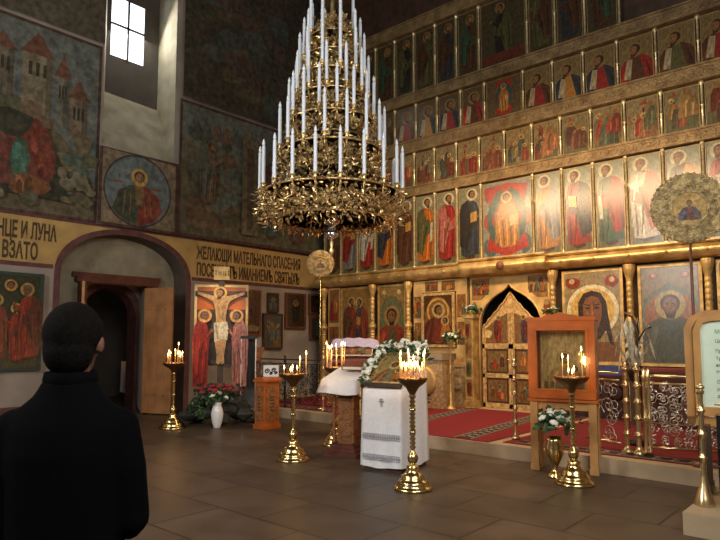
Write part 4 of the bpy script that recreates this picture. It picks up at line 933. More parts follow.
tapers(*S1, 1.165, .20, [(k*.85+r_.uniform(-.2, .2), r_.choice([.78, .45]), r_.choice([.14, .18, .20, .22, .34])) for k in range(10)], 'thin lit taper on the brass stand next to the plank door', 'tapers on the stand by the plank door', 9, 1)
stand((*S2, 0), 'brass candle stand with two tall tapers left of the white-clothed wooden lectern', 1.13, .22, .18)
tapers(*S2, 1.125, .18, [(-.9, .5, .09), (2., .7, .07), (4.1, .7, .08), (3.2, .3, .05), (5.4, .75, .06)], 'short burning taper stub on the stand that holds two tall tapers', 'taper stubs on the stand left of the wooden lectern', 0, 2)
tapers(*S2, 1.125, .18, [(.72, .45, .20)], 'slightly shorter of the two tall tapers on the middle-left stand', None, 0, 3)
tapers(*S2, 1.125, .18, [(.72, .95, .27)], 'tallest taper on the middle-left stand', None, 7, 4)
stand((*S3, 0), 'brass candle stand crowded with candles in front of the white-draped icon stand', 1.17, .205, .165)
tapers(*S3, 1.165, .165, [(k*2*pi/12+.2, .80, r_.uniform(.10, .28)) for k in range(12)]+[(k*2*pi/7, .45, r_.uniform(.08, .24)) for k in range(7)], 'thin lit taper in the crowded stand before the white-draped icon stand', 'tapers on the crowded front stand', 11, 5)
stand((*S4, 0), 'brass candle stand with few tapers in front of the orange wooden icon case', 1.17, .21, .19)
tapers(*S4, 1.165, .175, [(3.7, .55, .22)], 'left one of two close tall tapers before the orange icon case', None, 0, 6)
tapers(*S4, 1.165, .175, [(3.75, .2, .20)], 'second of two close tall tapers before the orange icon case', None, 0, 6)
tapers(*S4, 1.165, .175, [(.65, .72, .30)], 'lone tallest taper at the right of the tray before the orange icon case', None, 5, 7)
tapers(*S4, 1.165, .175, [(4.6, .4, .07), (5.2, .5, .05), (.9, .2, .08)], 'short lit stub in the tray before the orange icon case', 'stubs before the orange icon case', 0, 8)
stand((*S5, 0), 'half-hidden brass candle stand behind the wooden lectern and the white-draped one', 1.17, .2, .17)
tapers(*S5, 1.165, .17, [(k*2*pi/9, .78, r_.uniform(.26, .40)) for k in range(9)], 'tall lit taper in the row behind the white-clothed wooden lectern', 'tapers behind the wooden lectern', 9, 9)
stand((-15.6, 7.28, 0), 'dim candle stand in the dark side room beyond the doorway', 1.17, .2, .16)
tapers(-15.6, 7.28, 1.165, .16, [(0, .3, .30)], 'upright taper burning in the dark side room', None, 0, 10)
tapers(-15.6, 7.28, 1.165, .16, [(2, .5, .2)], 'second shorter taper burning in the dark side room', None, 2, 11)

# ---------------------------------------------------------------- flowers
def flower_bm(mt='petal_white', r=.03):
    mb = B(mt)
    for k in range(6):
        a = k*pi/3; mb.ball((r*.5*cos(a), r*.5*sin(a), 0), r*.55, r*.55, r*.4, 6, 4)
    mb.ball((0, 0, r*.25), r*.5, r*.5, r*.4, 6, 4); return mb
def leaves_bm(pts, n, spread, sz, seed, mt='leaf_green'):
    rr_ = random.Random(seed); mb = B(mt)
    for k in range(n):
        c = Vector(rr_.choice(pts))+Vector([rr_.gauss(0, spread) for _ in range(3)])
        d = Vector([rr_.gauss(0, 1) for _ in range(3)]).normalized()*sz*rr_.uniform(.6, 1.2); nn = Vector([rr_.gauss(0, 1) for _ in range(3)])
        if d.cross(nn).length < 1e-3: continue
        leaf(mb, c, c+d, sz*.28, nn)
    return mb
def bouquet(name, loc, label, cat, n, rad, hz_, flower='petal_white', fr=.035, nl=60, seed=1, parent=None, lf='leaf_green'):
    rr_ = random.Random(seed)
    o = parent or tag(empty(name, loc), label, cat)
    pts = []
    for k in range(n):
        a = k*2.4; q = math.sqrt((k+.5)/n); pts.append((rad*q*cos(a), rad*q*sin(a), hz_*(1-q*q*.8)+rr_.uniform(-.02, .02)))
    leaves_bm([(p[0], p[1], p[2]-.04) for p in pts], nl, .03, .09, seed, lf).build('leaves', parent=o, norm=False)
    f0 = None
    for p in pts:
        if f0 is None: f0 = flower_bm(flower, fr).build('flower', parent=o); g = f0
        else: g = f0.copy(); COL.objects.link(g)
        g.location = p; g.rotation_euler = (rr_.uniform(-.6, .6), rr_.uniform(-.6, .6), rr_.uniform(0, 6)); sc = rr_.uniform(.8, 1.2); g.scale = (sc, sc, sc)
    return o

# ---------------------------------------------------------------- white-draped icon stand, its icon and garland
AX, AY, AR = -4.86, 6.20, RD(9)
an = tag(empty('icon_stand', (AX, AY, 0), AR), 'square icon stand fully draped in a white cloth with grey crosses and bands', 'icon stand')
mb = B('dark_wood'); mb.box(-.26, .26, -.33, .33, .0, .03); mb.box(-.24, .24, -.30, .30, .03, .94); mb.prism([(-.33, .94), (.33, .94), (.33, 1.16), (-.33, .965)], 'x', -.265, .265); mb.build('desk', parent=an)
mb = B('white_cloth')
def drape(mb, hw, hd, zt0, zt1, zb, seed, amp=.010, n=56):
    """cloth over a sloping top: rim loops from the top edge down to the hem with soft folds"""
    rr_ = random.Random(seed); base = []
    per = [(-hw, -hd), (hw, -hd), (hw, hd), (-hw, hd)]
    for s in range(4):
        a, b = per[s], per[(s+1) % 4]
        for k in range(n//4): t = k/(n//4); base.append((a[0]+(b[0]-a[0])*t, a[1]+(b[1]-a[1])*t))
    ph = [rr_.uniform(0, 6) for _ in range(3)]; R_ = []
    for j in range(9):
        t = j/8; row = []
        for i, (x, y) in enumerate(base):
            l = math.hypot(x, y); f_ = 1+(t*.035)+t*amp*(sin(i*1.1+ph[0])+.7*sin(i*.53+ph[1]))/l*1.2
            zt = zt0+(zt1-zt0)*(y+hd)/(2*hd); hem = zb+.012*sin(i*.4+ph[2])
            row.append(mb.bm.verts.new((x*f_, y*f_, zt+(hem-zt)*t)))
        R_.append(row)
    m_ = len(base)
    for j in range(8):
        for i in range(m_): mb.face([R_[j][i], R_[j+1][i], R_[j+1][(i+1) % m_], R_[j][(i+1) % m_]], True)
    mb.face(R_[0])
drape(mb, .275, .345, .985, 1.19, .05, 4)
cl = mb.build('white_drape', parent=an)
for z in (.17, .42):
    mb = B('grey_stitch')
    for k in range(17):
        x = -.25+.5*k/16; mb.prism([(x+.013*cos(t), z+.022*sin(t)) for t in [2*pi*i/5+k for i in range(5)]], 'y', -.375, -.366); 
    mb.box(-.26, .26, -.374, -.368, z-.034, z-.028); mb.box(-.26, .26, -.374, -.368, z+.028, z+.034)
    mb.build('stitched_band', parent=an)
mb = B('grey_stitch'); mb.box(-.008, .008, -.362, -.354, .78, .88); mb.box(-.035, .035, -.362, -.354, .835, .85); mb.box(-.022, .022, -.362, -.354, .86, .87)
mb.build('stitched_cross', parent=an)
lp = Matrix.Translation((AX, AY, 0)) @ Matrix.Rotation(AR, 4, 'Z')
lean = RD(38)
io_ = tag(empty('lying_icon', lp @ Vector((0, -.30, 1.035)), AR), 'gold icon lying tilted on the white-draped stand inside a garland of flowers', 'icon')
Ml = Matrix.Rotation(RD(-90)+RD(32), 4, 'X')   # board stands in XZ, tipped back
def tipped(mb, name, parent):
    mb.bm.transform(Matrix.Rotation(-RD(52), 4, 'X')); return mb.build(name, parent=parent, norm=False)
mb = B('carved_gold'); mb.box(-.245, .245, 0, .03, 0, .62); 
for (a, b, c, d) in ((-.245, .245, 0, .05), (-.245, .245, .57, .62), (-.245, -.195, .05, .57), (.195, .245, .05, .57)): mb.box(a, b, -.02, .001, c, d)
tipped(mb, 'board', io_)
mb = B('icon_paint'); P = Paint(mb, lambda u, z, k: (u, -.002-.0006*k, z)); P.rect(-.195, .195, .05, .57, (.50, .40, .20)); bust(P, 0, .06, .42, (.30, .30, .18), (.36, .20, .09), 0, True, halo=(.72, .58, .28)); tipped(mb, 'painting', io_)
mb = B('dark_wood'); mb.box(-.26, .26, -.05, .0, -.02, .03); mb.build('ledge', parent=io_)
# garland: over the top edge and down both sides of the icon
ga = tag(empty('flower_garland', lp @ Vector((0, 0, 0)), AR), 'garland of cream and white flowers round the tilted icon on the white-draped stand', 'flower garland')
path = []
def edge(u, s): return Vector((u, -.30+s*sin(RD(52)), 1.05+s*cos(RD(52))))
for k in range(14): path.append(edge(-.29, .05+.60*k/13))
for k in range(15): path.append(edge(-.29+.58*k/14, .66+.05*sin(pi*k/14)))
for k in range(8): path.append(edge(.29, .64-.34*k/7))
leaves_bm(path, 420, .042, .09, 12).build('leaves', parent=ga, norm=False)
rr_ = random.Random(3); f0 = None
for k in range(92):
    p = path[int(k*len(path)/92)]+Vector([rr_.gauss(0, .032), rr_.gauss(0, .03), rr_.gauss(.045, .035)])
    if f0 is None: f0 = flower_bm('petal_white', .036).build('flower', parent=ga); g = f0
    else: g = f0.copy(); COL.objects.link(g)
    g.location = p; g.rotation_euler = (rr_.uniform(-1.4, .4), rr_.uniform(-.8, .8), 0); s = rr_.uniform(.8, 1.5); g.scale = (s, s, s)

# ---------------------------------------------------------------- wooden lectern under a white cloth with a red book
le = tag(empty('lectern', (-5.88, 6.44, 0), RD(12)), 'carved dark red wooden lectern with stepped foot, its top under a white cloth', 'lectern')
mb = B('red_wood'); mb.box(-.27, .27, -.27, .27, 0, .06); mb.box(-.23, .23, -.23, .23, .06, .11); mb.box(-.19, .19, -.19, .19, .11, .16); mb.build('foot', parent=le)
mb = B('carved_wood'); mb.box(-.11, .11, -.11, .11, .16, .95)
for z in (.25, .5, .75): mb.box(-.125, .125, -.125, .125, z, z+.04)
mb.build('post', parent=le)
cb = B('carved_wood'); pr = [(.03, .16), (.035, .2)]; z = .22
while z < .9: pr += [(.018, z), (.030, z+.03)]; z += .06
pr += [(.035, .93), (.035, .95)]
cb.lathe(pr, (-.15, -.15, 0), 8); c0 = cb.build('column', parent=le)
for (x, y) in ((.3, 0), (0, .3), (.3, .3)): c1 = c0.copy(); COL.objects.link(c1); c1.location = (x, y, 0)
mb = B('red_wood'); mb.prism([(-.25, .95), (.27, .95), (.27, 1.20), (-.25, 1.02)], 'x', -.27, .27); mb.build('desk', parent=le)
mb = B('white_cloth'); drape(mb, .275, .285, 1.045, 1.22, .99, 9, .006)
for v in mb.bm.verts:
    if v.co.y < -.2 and v.co.z < 1.03: v.co.z -= .13; v.co.y -= .05; v.co.x *= 1.12
c = mb.build('white_cloth', loc=(-5.88, 6.44, 0), rz=RD(12)); tag(c, 'white cloth hanging over the front of the carved wooden lectern', 'cloth')
bk = tag(empty('book', (-5.82, 6.52, 1.205), RD(12)), 'closed dark red book lying sloped on the white lectern cloth', 'book')
TB = Matrix.Rotation(RD(16), 4, 'X')
mb = B('book_red'); mb.box(-.16, .16, -.12, .12, 0, .008, TB); mb.box(-.16, .16, -.12, .12, .05, .058, TB); mb.box(-.165, -.155, -.12, .12, 0, .058, TB); mb.build('cover', parent=bk)
mb = B('paper'); mb.box(-.152, .152, -.113, .113, .008, .05, TB); mb.build('pages', parent=bk)

# desk under a lilac cloth, behind
dk_ = tag(empty('icon_desk', (-6.98, 7.75, 0), RD(35)), 'broad icon desk behind the wooden lectern', 'desk')
mb = B('red_wood'); mb.box(-.20, .30, -.2, .2, 0, .07); mb.box(-.14, .24, -.16, .16, .07, 1.22); mb.prism([(-.27, 1.22), (.27, 1.22), (.27, 1.52), (-.27, 1.26)], 'x', -.44, .44); mb.build('body', parent=dk_)
mb = B('carved_gold')
mb.box(-.06, .16, -.18, -.16, .3, 1.1)
mb.build('gilt_panel', parent=dk_)
mb = B('lilac_cloth')
def lil(u, v):
    x = -.48+.96*u; s = v
    if v < .55: t = v/.55; y = -.02+.32*t; z = 1.42+.16*t+.07*sin(pi*u)**.5
    else: t = (v-.55)/.45; y = .30+.05*t; z = 1.58+.07*sin(pi*u)**.5-.45*t
    k = max(0, abs(x)-.40)/.08
    return (x, y, z-.20*k-.008*sin(u*30))
mb.grid(lil, 40, 12); c = mb.build('lilac_cloth', loc=(-6.98, 7.75, 0), rz=RD(35)); c.modifiers.new('s', 'SOLIDIFY').thickness = .008
tag(c, 'pale lilac cloth arched over the broad desk behind the tapers', 'cloth')
mb = B('icon_paint'); P = Paint(mb, lambda u, z, k: (u, -.02-.0006*k, z)); mb.box(-.34, .34, -.018, .0, 0, .30); P.rect(-.33, .33, .01, .29, (.45, .25, .09)); feast(P, -.31, .31, .02, .28, t3p[0], 7, random.Random(8))
mb.bm.transform(Matrix.Rotation(-RD(62), 4, 'X')); o = mb.build('lying_icon', loc=(-6.98+.20*sin(RD(35)), 7.75-.20*cos(RD(35)), 1.33), rz=RD(35), norm=False); tag(o, 'small warm coloured icon lying on the desk under the lilac cloth', 'icon')

# ---------------------------------------------------------------- donation box
db = tag(empty('donation_box', (-8.74, 7.36, 0)), 'carved wooden donation box on the floor beside the rock mound', 'box')
mb = B('orange_wood'); mb.box(-.15, .15, -.20, .20, 0, .08); mb.box(-.125, .125, -.18, .18, .08, .84); mb.build('body', parent=db)
mb = B('carved_wood')
mb.box(-.095, .095, -.19, -.18, .14, .78); mb.box(.125, .135, -.14, .14, .14, .78); mb.build('carved_panel', parent=db)
mb = B('letter_brown')
for k in range(5): mb.box(-.03+.01*(k % 2), .03-.01*(k % 2), -.196, -.19, .32+k*.06, .35+k*.06); mb.box(.135, .141, -.04, .04, .32+k*.06, .34+k*.06)
mb.build('carved_letters', parent=db)
mb = B('orange_wood'); mb.prism([(-.16, .84), (.16, .84), (.16, .87), (.07, .92), (-.07, .92), (-.16, .87)], 'y', -.21, .21); mb.box(-.03, .03, -.06, .06, .92, .925); mb.build('lid', parent=db)
pf = tag(empty('glare_board', (-8.74, 7.44, .925), RD(42)), 'small white scrolled board added as window glare on the donation box', 'glare board')  # white board added in place of window glare behind scrollwork
mb = B('porcelain'); mb.box(-.14, .14, 0, .015, 0, .21); mb.build('board', parent=pf)
mb = B('iron_black')
for (x, z, r) in ((-.07, .10, .05), (.05, .12, .045), (0, .06, .03), (.09, .07, .03)): spiral(mb, (x, -.006, z), r, 0, 1.5, (Vector((1, 0, 0)), Vector((0, 0, 1))), .009, 12)
mb.build('scroll', parent=pf)

# ---------------------------------------------------------------- crucifix on its rock mound
KX, KY, KR = -9.95, 7.18, RD(50)
fwd = Vector((sin(KR), -cos(KR), 0))
rm = B('rock_dark'); r_ = random.Random(6)
def rock(mb, c, r, s):
    n, m_ = 9, 6
    rr2 = random.Random(s); T = None
    V = []
    for j in range(m_+1):
        row = []
        for k in range(n):
            t = pi*j/m_; q = r*rr2.uniform(.8, 1.1); row.append(mb.bm.verts.new((c[0]+q*sin(t)*cos(2*pi*k/n)*1.15, c[1]+q*sin(t)*sin(2*pi*k/n), max(0, c[2]+q*.75*cos(t)))))
        V.append(row)
    for j in range(m_):
        for k in range(n): mb.face([V[j][k], V[j+1][k], V[j+1][(k+1) % n], V[j][(k+1) % n]])
for k in range(34):
    t = k/34; z = .10+.60*t; R_ = .62*(1-t*.75); a = k*2.4; rock(rm, (R_*cos(a), R_*sin(a)*.55, z), .17*(1-.3*t), k)
o = rm.build('rock_mound', loc=(KX, KY, 0), rz=KR); tag(o, 'mound of dark rocks carrying the painted crucifix', 'rocks')
cr = tag(empty('crucifix', (KX, KY, .0), KR), 'tall painted crucifix with a cut-out body of Christ lit from above', 'crucifix')
mb = B('dark_wood'); mb.box(-.055, .055, .03, .08, .55, 3.02); mb.box(-.50, .50, .03, .08, 2.46, 2.56); mb.prism([(-.2, 1.22), (-.2, 1.14), (.2, 1.04), (.2, 1.12)], 'y', .03, .08); mb.build('cross', parent=cr)
mb = B('orange_wood'); mb.box(-.48, .48, .10, .14, 2.2, 2.66); mb.m('dark_wood'); mb.box(-.48, .48, .10, .14, 1.1, 2.2); mb.m('gold_ground'); mb.box(-.52, .52, .09, .15, 2.64, 2.69); mb.box(-.52, -.47, .09, .15, 1.1, 2.66); mb.box(.47, .52, .09, .15, 1.1, 2.66); mb.build('back_panel', parent=cr)  # upper part orange, lower dark: lamp light from above put into the colour
mb = B('petal_white'); mb.m('gold_ground'); mb.box(-.15, .15, -.01, .03, 2.78, 3.04); mb.build('title_board', parent=cr)
text_mesh('title_letters', 'І Н Ц І', .12, 'letter_brown', cr, (-.13, -.014, 2.87), (RD(90), 0, 0), .75)
mb = MB().m('icon_paint'); FL = (.72, .50, .28)
def cut(outline, col, t=.03, y=.0):
    mb.col = col; mb.prism(outline, 'y', y, y+t)
body = [(-.46, 2.55), (-.44, 2.49), (-.30, 2.43), (-.17, 2.36), (-.13, 2.28), (-.10, 2.10), (-.09, 1.98), (-.13, 1.88), (-.12, 1.66), (-.10, 1.50), (-.07, 1.30), (-.08, 1.16), (-.02, 1.12), (.0, 1.18), (.02, 1.12), (.08, 1.16), (.07, 1.30), (.10, 1.50), (.12, 1.66), (.13, 1.88), (.09, 1.98), (.10, 2.10), (.13, 2.28), (.17, 2.36), (.30, 2.43), (.44, 2.49), (.46, 2.55), (.30, 2.50), (.14, 2.46), (.05, 2.46), (-.05, 2.46), (-.14, 2.46), (-.30, 2.50)]
cut(body, FL)
P = Paint(mb, lambda u, z, k: (u, -.001-.0012*k, z))
P.p([(-.135, 1.93), (.12, 1.96), (.15, 1.80), (.13, 1.60), (.03, 1.62), (-.12, 1.56)], (.82, .78, .66))
P.p([(-.11, 1.9), (-.08, 1.9), (-.03, 1.62), (-.06, 1.6)], (.5, .45, .36))
for s in (-1, 1): P.p([(s*.02, 2.26), (s*.10, 2.30), (s*.09, 2.22), (s*.02, 2.2)], dk(FL, .75)); P.p([(s*.01, 2.14), (s*.05, 2.16), (s*.05, 2.0), (s*.01, 2.0)], dk(FL, .8))
head(P, -.02, 2.52, .085, -1, (.85, .60, .25), hair=(.15, .07, .03), skin=(.55, .34, .17), beard=True)
mb.build('painted_body', parent=cr)
def mourner(u, robe, cloak, z0_, lab, d):
    mb = MB().m('icon_paint'); mb.col = cloak
    h = 1.48; W = .15
    q = Vector((u*cos(KR), u*sin(KR), 0))-fwd*(-.04)
    mb.prism([(-W*.9, .0), (W*.9, 0), (W, h*.45), (W*.85, h*.78), (W*.3, h*.88), (-W*.3, h*.88), (-W*.85, h*.78), (-W, h*.45)], 'y', .0, .03)
    P = Paint(mb, lambda x, z, k: (x, -.001-.0012*k, z)); saint(P, 0, 0, h, robe, cloak, d, halo=(.80, .50, .22), beard=False, wide=.68)
    o = mb.build('mourner_figure', loc=(KX+q.x, KY+q.y, z0_), rz=KR); tag(o, lab, 'painted figure'); return o
mourner(-.37, (.42, .04, .035), (.50, .05, .04), .70, 'painted cut-out woman in red standing left of the crucifix', 1)
mourner(.37, (.55, .25, .22), (.62, .30, .28), .70, 'painted cut-out figure in pink standing right of the crucifix', -1)
vz = fwd*.62
vs_ = tag(empty('flower_vase', (KX+vz.x+.02, KY+vz.y, 0)), 'white porcelain vase with white blooms on the floor before the rock mound', 'vase')
mb = B('porcelain'); mb.lathe([(.06, 0), (.065, .02), (.10, .14), (.115, .26), (.09, .36), (.065, .42), (.085, .46), (.075, .45), (.05, .40)], n=18); mb.build('vase', parent=vs_)
def sub_bouquet(parent, z, n, rad, hz_, mt, fr, nl, seed):
    rr_ = random.Random(seed); pts = []
    for k in range(n):
        a = k*2.4; q = math.sqrt((k+.5)/n); pts.append((rad*q*cos(a), rad*q*sin(a), z+hz_*(1-q*q*.8)+rr_.uniform(-.02, .02)))
    leaves_bm([(p[0], p[1], p[2]-.05) for p in pts], nl, .045, .11, seed).build('leaves', parent=parent, norm=False); f0 = None
    for p in pts:
        if f0 is None: f0 = flower_bm(mt, fr).build('flower', parent=parent); g = f0
        else: g = f0.copy(); COL.objects.link(g)
        g.location = p; g.rotation_euler = (rr_.uniform(-.6, .6), rr_.uniform(-.6, .6), rr_.uniform(0, 6))
sub_bouquet(vs_, .52, 4, .16, .14, 'petal_white', .06, 60, 4)
o = bouquet('flower_heap', (KX+fwd.x*.34, KY+fwd.y*.34, .62), 'heap of dark red flowers laid at the foot of the crucifix', 'flowers', 26, .46, .12, 'petal_red', .055, 120, 6)
o = bouquet('flower_heap', (KX+fwd.x*.30-.34*cos(KR), KY+fwd.y*.30-.34*sin(KR), .22), 'dark leafy greenery beside the rocks near the white vase', 'greenery', 6, .25, .32, 'petal_white', .015, 220, 16)

gc = tag(empty('display_case', (KX+.74*cos(KR)-.20, KY+.74*sin(KR)+.05-.14, 0), KR), 'narrow dark glass-sided case standing right of the crucifix rocks', 'display case')
mb = B('iron_black'); mb.box(-.16, .16, -.14, .14, 0, .10); mb.box(-.16, .16, -.14, .14, 1.62, 1.68); mb.box(-.13, .13, .10, .12, .1, 1.62); mb.build('body', parent=gc)
mb = B('silver_scroll'); mb.box(-.15, -.13, -.14, -.12, .1, 1.62); mb.box(.13, .15, -.14, -.12, .1, 1.62); mb.build('metal_edge', parent=gc)
mb = B('pane'); mb.poly([(-.13, -.13, .1), (.13, -.13, .1), (.13, -.13, 1.62), (-.13, -.13, 1.62)]); mb.build('glass_pane', parent=gc)

# ---------------------------------------------------------------- orange icon case on legs
kc = tag(empty('icon_case', (-3.16, 7.42, 0), RD(13)), 'orange varnished wooden icon case with glass front standing on four legs', 'icon case')
W_ = .395
for (x, y) in ((-.345, -.10), (.345, -.10), (-.345, .12), (.345, .12)):
    mb = B('light_wood'); mb.box(x-.045, x+.045, y-.045, y+.045, 0, .88); mb.box(x-.052, x+.052, y-.052, y+.052, .30, .34); mb.box(x-.052, x+.052, y-.052, y+.052, .0, .07); mb.build('leg', parent=kc)
mb = B('light_wood'); mb.box(-.33, .33, -.12, -.08, .74, .87); mb.box(-.33, .33, .10, .14, .74, .87); mb.build('rail', parent=kc)
mb = B('orange_wood')
mb.box(-W_, W_, -.14, .14, .86, .90); mb.box(-W_, W_, -.14, .14, 1.80, 1.84); mb.box(-W_, -W_+.03, -.14, .14, .90, 1.80); mb.box(W_-.03, W_, -.14, .14, .90, 1.80); mb.box(-W_, W_, .12, .14, .90, 1.80)
mb.box(-W_-.02, W_+.02, -.17, .16, .84, .87); mb.prism([(-W_-.02, 1.83), (W_+.02, 1.83), (W_+.02, 1.87), (.22, 1.875), (.16, 1.90), (.07, 1.91), (0, 1.935), (-.07, 1.91), (-.16, 1.90), (-.22, 1.875), (-W_-.02, 1.87)], 'y', -.18, .15)
mb.build('body', parent=kc)
mb = B('orange_wood')
for (a, b, c, d) in ((-W_, W_, .88, .985), (-W_, W_, 1.72, 1.83), (-W_, -W_+.105, .985, 1.72), (W_-.105, W_, .985, 1.72)): mb.box(a, b, -.17, -.14, c, d)
for (a, b, c, d) in ((-.32, .32, .975, .995), (-.32, .32, 1.71, 1.73), (-.325, -.305, .985, 1.72), (.305, .325, .985, 1.72)): mb.box(a, b, -.18, -.15, c, d)
mb.build('door_frame', parent=kc)
mb = B('pane'); mb.poly([(-.31, -.152, .99), (.31, -.152, .99), (.31, -.152, 1.72), (-.31, -.152, 1.72)]); mb.build('glass_pane', parent=kc)
o = icon('icon', -.30, .30, .95, 1.72, (.66, .52, .24), lambda P, a, b, c, d: (bust(P, 0, c, .5, (.42, .28, .12), (.50, .34, .14), 0, True, halo=(.55, .42, .18)), [P.rect(a+.02+.07*k, a+.07+.07*k, c+.02, c+.10, (.30, .22, .1)) for k in range(7)]), 'gold-covered icon behind the glass of the orange wooden case')
o.location = (-3.16-.03*sin(RD(13))*-1, 7.42+.03, .95); o.rotation_euler.z = RD(13)
rv = tag(empty('flower_vase', (-3.10, 6.96, 0)), 'footed brass vase with white roses on the floor under the orange icon case', 'vase')
mb = B('brass'); mb.lathe([(.09, 0), (.095, .02), (.04, .06), (.03, .12), (.05, .16), (.10, .26), (.11, .36), (.085, .42), (.10, .46), (.09, .45), (.05, .38)], n=18); mb.build('vase', parent=rv)
sub_bouquet(rv, .62, 11, .19, .14, 'petal_white', .055, 120, 14)

# ---------------------------------------------------------------- stand with a sheet of text, far right
ts = tag(empty('text_stand', (-1.12, 6.62, .18), RD(8)), 'light orange wooden stand with an arched frame round a sheet of text', 'stand')
mb = B('light_wood'); 
def archbar(mb, hw, z0_, zs, z1_, w_, y0, y1):
    out = [(-hw, z0_), (-hw, zs), (-hw*.9, zs+(z1_-zs)*.6), (-hw*.65, z1_-.01), (0, z1_), (hw*.65, z1_-.01), (hw*.9, zs+(z1_-zs)*.6), (hw, zs), (hw, z0_)]
    inn = [(-hw+w_, z0_), (-hw+w_, zs), (-hw*.9+w_*.9, zs+(z1_-zs)*.6-w_*.4), (-hw*.65+w_*.5, z1_-.01-w_), (0, z1_-w_), (hw*.65-w_*.5, z1_-.01-w_), (hw*.9-w_*.9, zs+(z1_-zs)*.6-w_*.4), (hw-w_, zs), (hw-w_, z0_)]
    for i in range(8): mb.prism([out[i], out[i+1], inn[i+1], inn[i]], 'y', y0, y1)
archbar(mb, .38, .72, 1.50, 1.66, .06, -.05, .0); mb.box(-.38, .38, -.05, 0, .70, .78); mb.build('inner_frame', parent=ts)
mb = B('light_wood'); archbar(mb, .46, .60, 1.52, 1.70, .07, .0, .06); mb.box(-.46, .46, 0, .06, .60, .68); mb.build('outer_frame', parent=ts)
for x in (-.30, .30):
    mb = B('dark_wood'); mb.box(x-.03, x+.03, .0, .05, .06, .62); mb.build('leg', parent=ts)
    mb = B('dark_wood'); mb.box(x-.03, x+.03, -.18, .22, 0, .06); mb.build('foot', parent=ts)
mb = B('paper'); mb.box(-.335, .335, -.02, -.012, .76, 1.60); pp = mb.build('text_sheet', parent=ts)
rows = [('Молитва', 1.47, .055, 'ink_green'), ('Царю Небесный', 1.385, .045, 'ink'), ('Пресвятая', 1.29, .045, 'ink'), ('Троице помилуй', 1.22, .045, 'ink'), ('нас Господи', 1.16, .045, 'ink'), ('очисти грехи', 1.10, .045, 'ink'), ('Отче наш', 1.0, .045, 'ink'), ('Иже еси на небесех', .93, .045, 'ink'), ('да святится имя', .87, .045, 'ink')]
for b_, z, s_, m_ in rows: text_mesh('text_line', b_, s_, m_, pp, (-.20, -.022, z), (RD(90), 0, 0), .9, .001)

# ---------------------------------------------------------------- railings
def baluster_post(name, loc, h, label, r=.028, base=.0, wax=True):
    mb = B('railing_brass'); pr = [(r*2.2, 0), (r*2.2, .03), (r*1.2, .06)]
    if base: pr = [(r*3.2, 0), (r*3.2, .02), (r*2.6, .07), (r*1.6, .15), (r*1.1, .22)]
    z = pr[-1][1]+.02
    while z < h-.12:
        pr += [(r, z), (r*.8, z+.03), (r*.95, z+.05), (r*.8, z+.07), (r*.95, z+.09), (r*.8, z+.11), (r, z+.14), (r*1.5, z+.155), (r*1.5, z+.165), (r, z+.18)]; z += .20
    pr += [(r, h-.08), (r*1.4, h-.06), (r*.7, h-.03), (r*1.1, h-.01), (0, h+.02)]
    mb.lathe(pr, n=12); o = mb.build(name, loc=loc); return tag(o, label, 'post') if label else o
baluster_post('brass_post', (-4.17, 8.08, .19), 1.14, 'single brass post on the carpet before the golden doors')
def rail(name, a, b, z, label, cat='railing', iron='silver_scroll', barm='railing_brass', h=1.0, seed=1, posts=(0, 1), rows_=5, gap=.03, pw=.022, top=.014):
    a = Vector(a); b = Vector(b); d = b-a; L_ = d.length; ang = math.atan2(d.y, d.x)
    o = tag(empty(name, (a.x, a.y, z), ang), label, cat)
    for zb, rb in ((h, top), (h-.09, top*.7), (.10, top*.8)):
        mb = B(barm); mb.tube([(0, 0, zb), (L_, 0, zb)], rb, 6); mb.build('bar', parent=o)
    for t in posts:
        mb = B(barm); mb.lathe([(pw*1.8, 0), (pw, .05), (pw, .4), (pw*1.5, .43), (pw, .46), (pw, h-.05), (pw*1.7, h), (pw, h+.03), (pw*1.3, h+.07), (0, h+.10)], (L_*t, 0, 0), 10); mb.build('post', parent=o)
    r_ = random.Random(seed); mb = B(iron); U = Vector((1, 0, 0)); V = Vector((0, 0, 1)); cw = (h-.2)/rows_; nc = max(1, int(L_/cw))
    for i in range(nc):
        for j in range(rows_):
            c = Vector((L_*(i+.5)/nc, 0, .12+cw*(j+.5)))
            for q in range(2): spiral(mb, c+Vector((r_.uniform(-.3, .3)*cw, r_.uniform(-.006, .006), r_.uniform(-.3, .3)*cw)), cw*r_.uniform(.35, .6), r_.uniform(0, 6.3), 1.5, (U, V), .0068, 12, r_.choice([-1, 1]))
            for q in range(3):
                cc = c+Vector((r_.uniform(-.5, .5)*cw, 0, r_.uniform(-.5, .5)*cw)); leaf(mb, cc, cc+Vector((r_.uniform(-.05, .05), .0, r_.uniform(-.05, .05))), .012, (r_.uniform(-.3, .3), 1, 0))
    mb.build('scroll_panel', parent=o, norm=False); return o
rail('brass_railing', (-2.40, 8.02), (-1.62, 8.26), .19, 'brass and silver scrolled railing panel right of the twin brass posts', h=.96, seed=3, posts=(.0, .06), top=.020, rows_=6)
rail('brass_railing', (-3.25, 8.30), (-2.72, 8.10), .19, 'short brass railing behind the right leg of the orange icon case', h=.98, seed=4, posts=(.35,), rows_=4, top=.018)
baluster_post('brass_post', (-2.62, 8.02, .19), 1.12, 'left one of the twin ringed brass posts behind the orange icon case', .034)
baluster_post('brass_post', (-2.47, 7.98, .19), 1.12, 'right one of the twin ringed brass posts, next to the silver scroll panel', .034)
baluster_post('brass_post', (-1.33, 5.98, .18), 1.02, 'near brass post with flared foot at the right edge on the stone plinth', .026, 1)
nr = rail('brass_railing', (-1.22, 5.98), (.9, 5.98), .18, 'dark-panelled railing under the sheet of text at the right edge', iron='iron_black', h=.86, seed=6, posts=(1,), top=.009)
mb = B('iron_black'); mb.box(0, 2.1, .02, .03, .12, .78); mb.build('dark_panel', parent=nr)
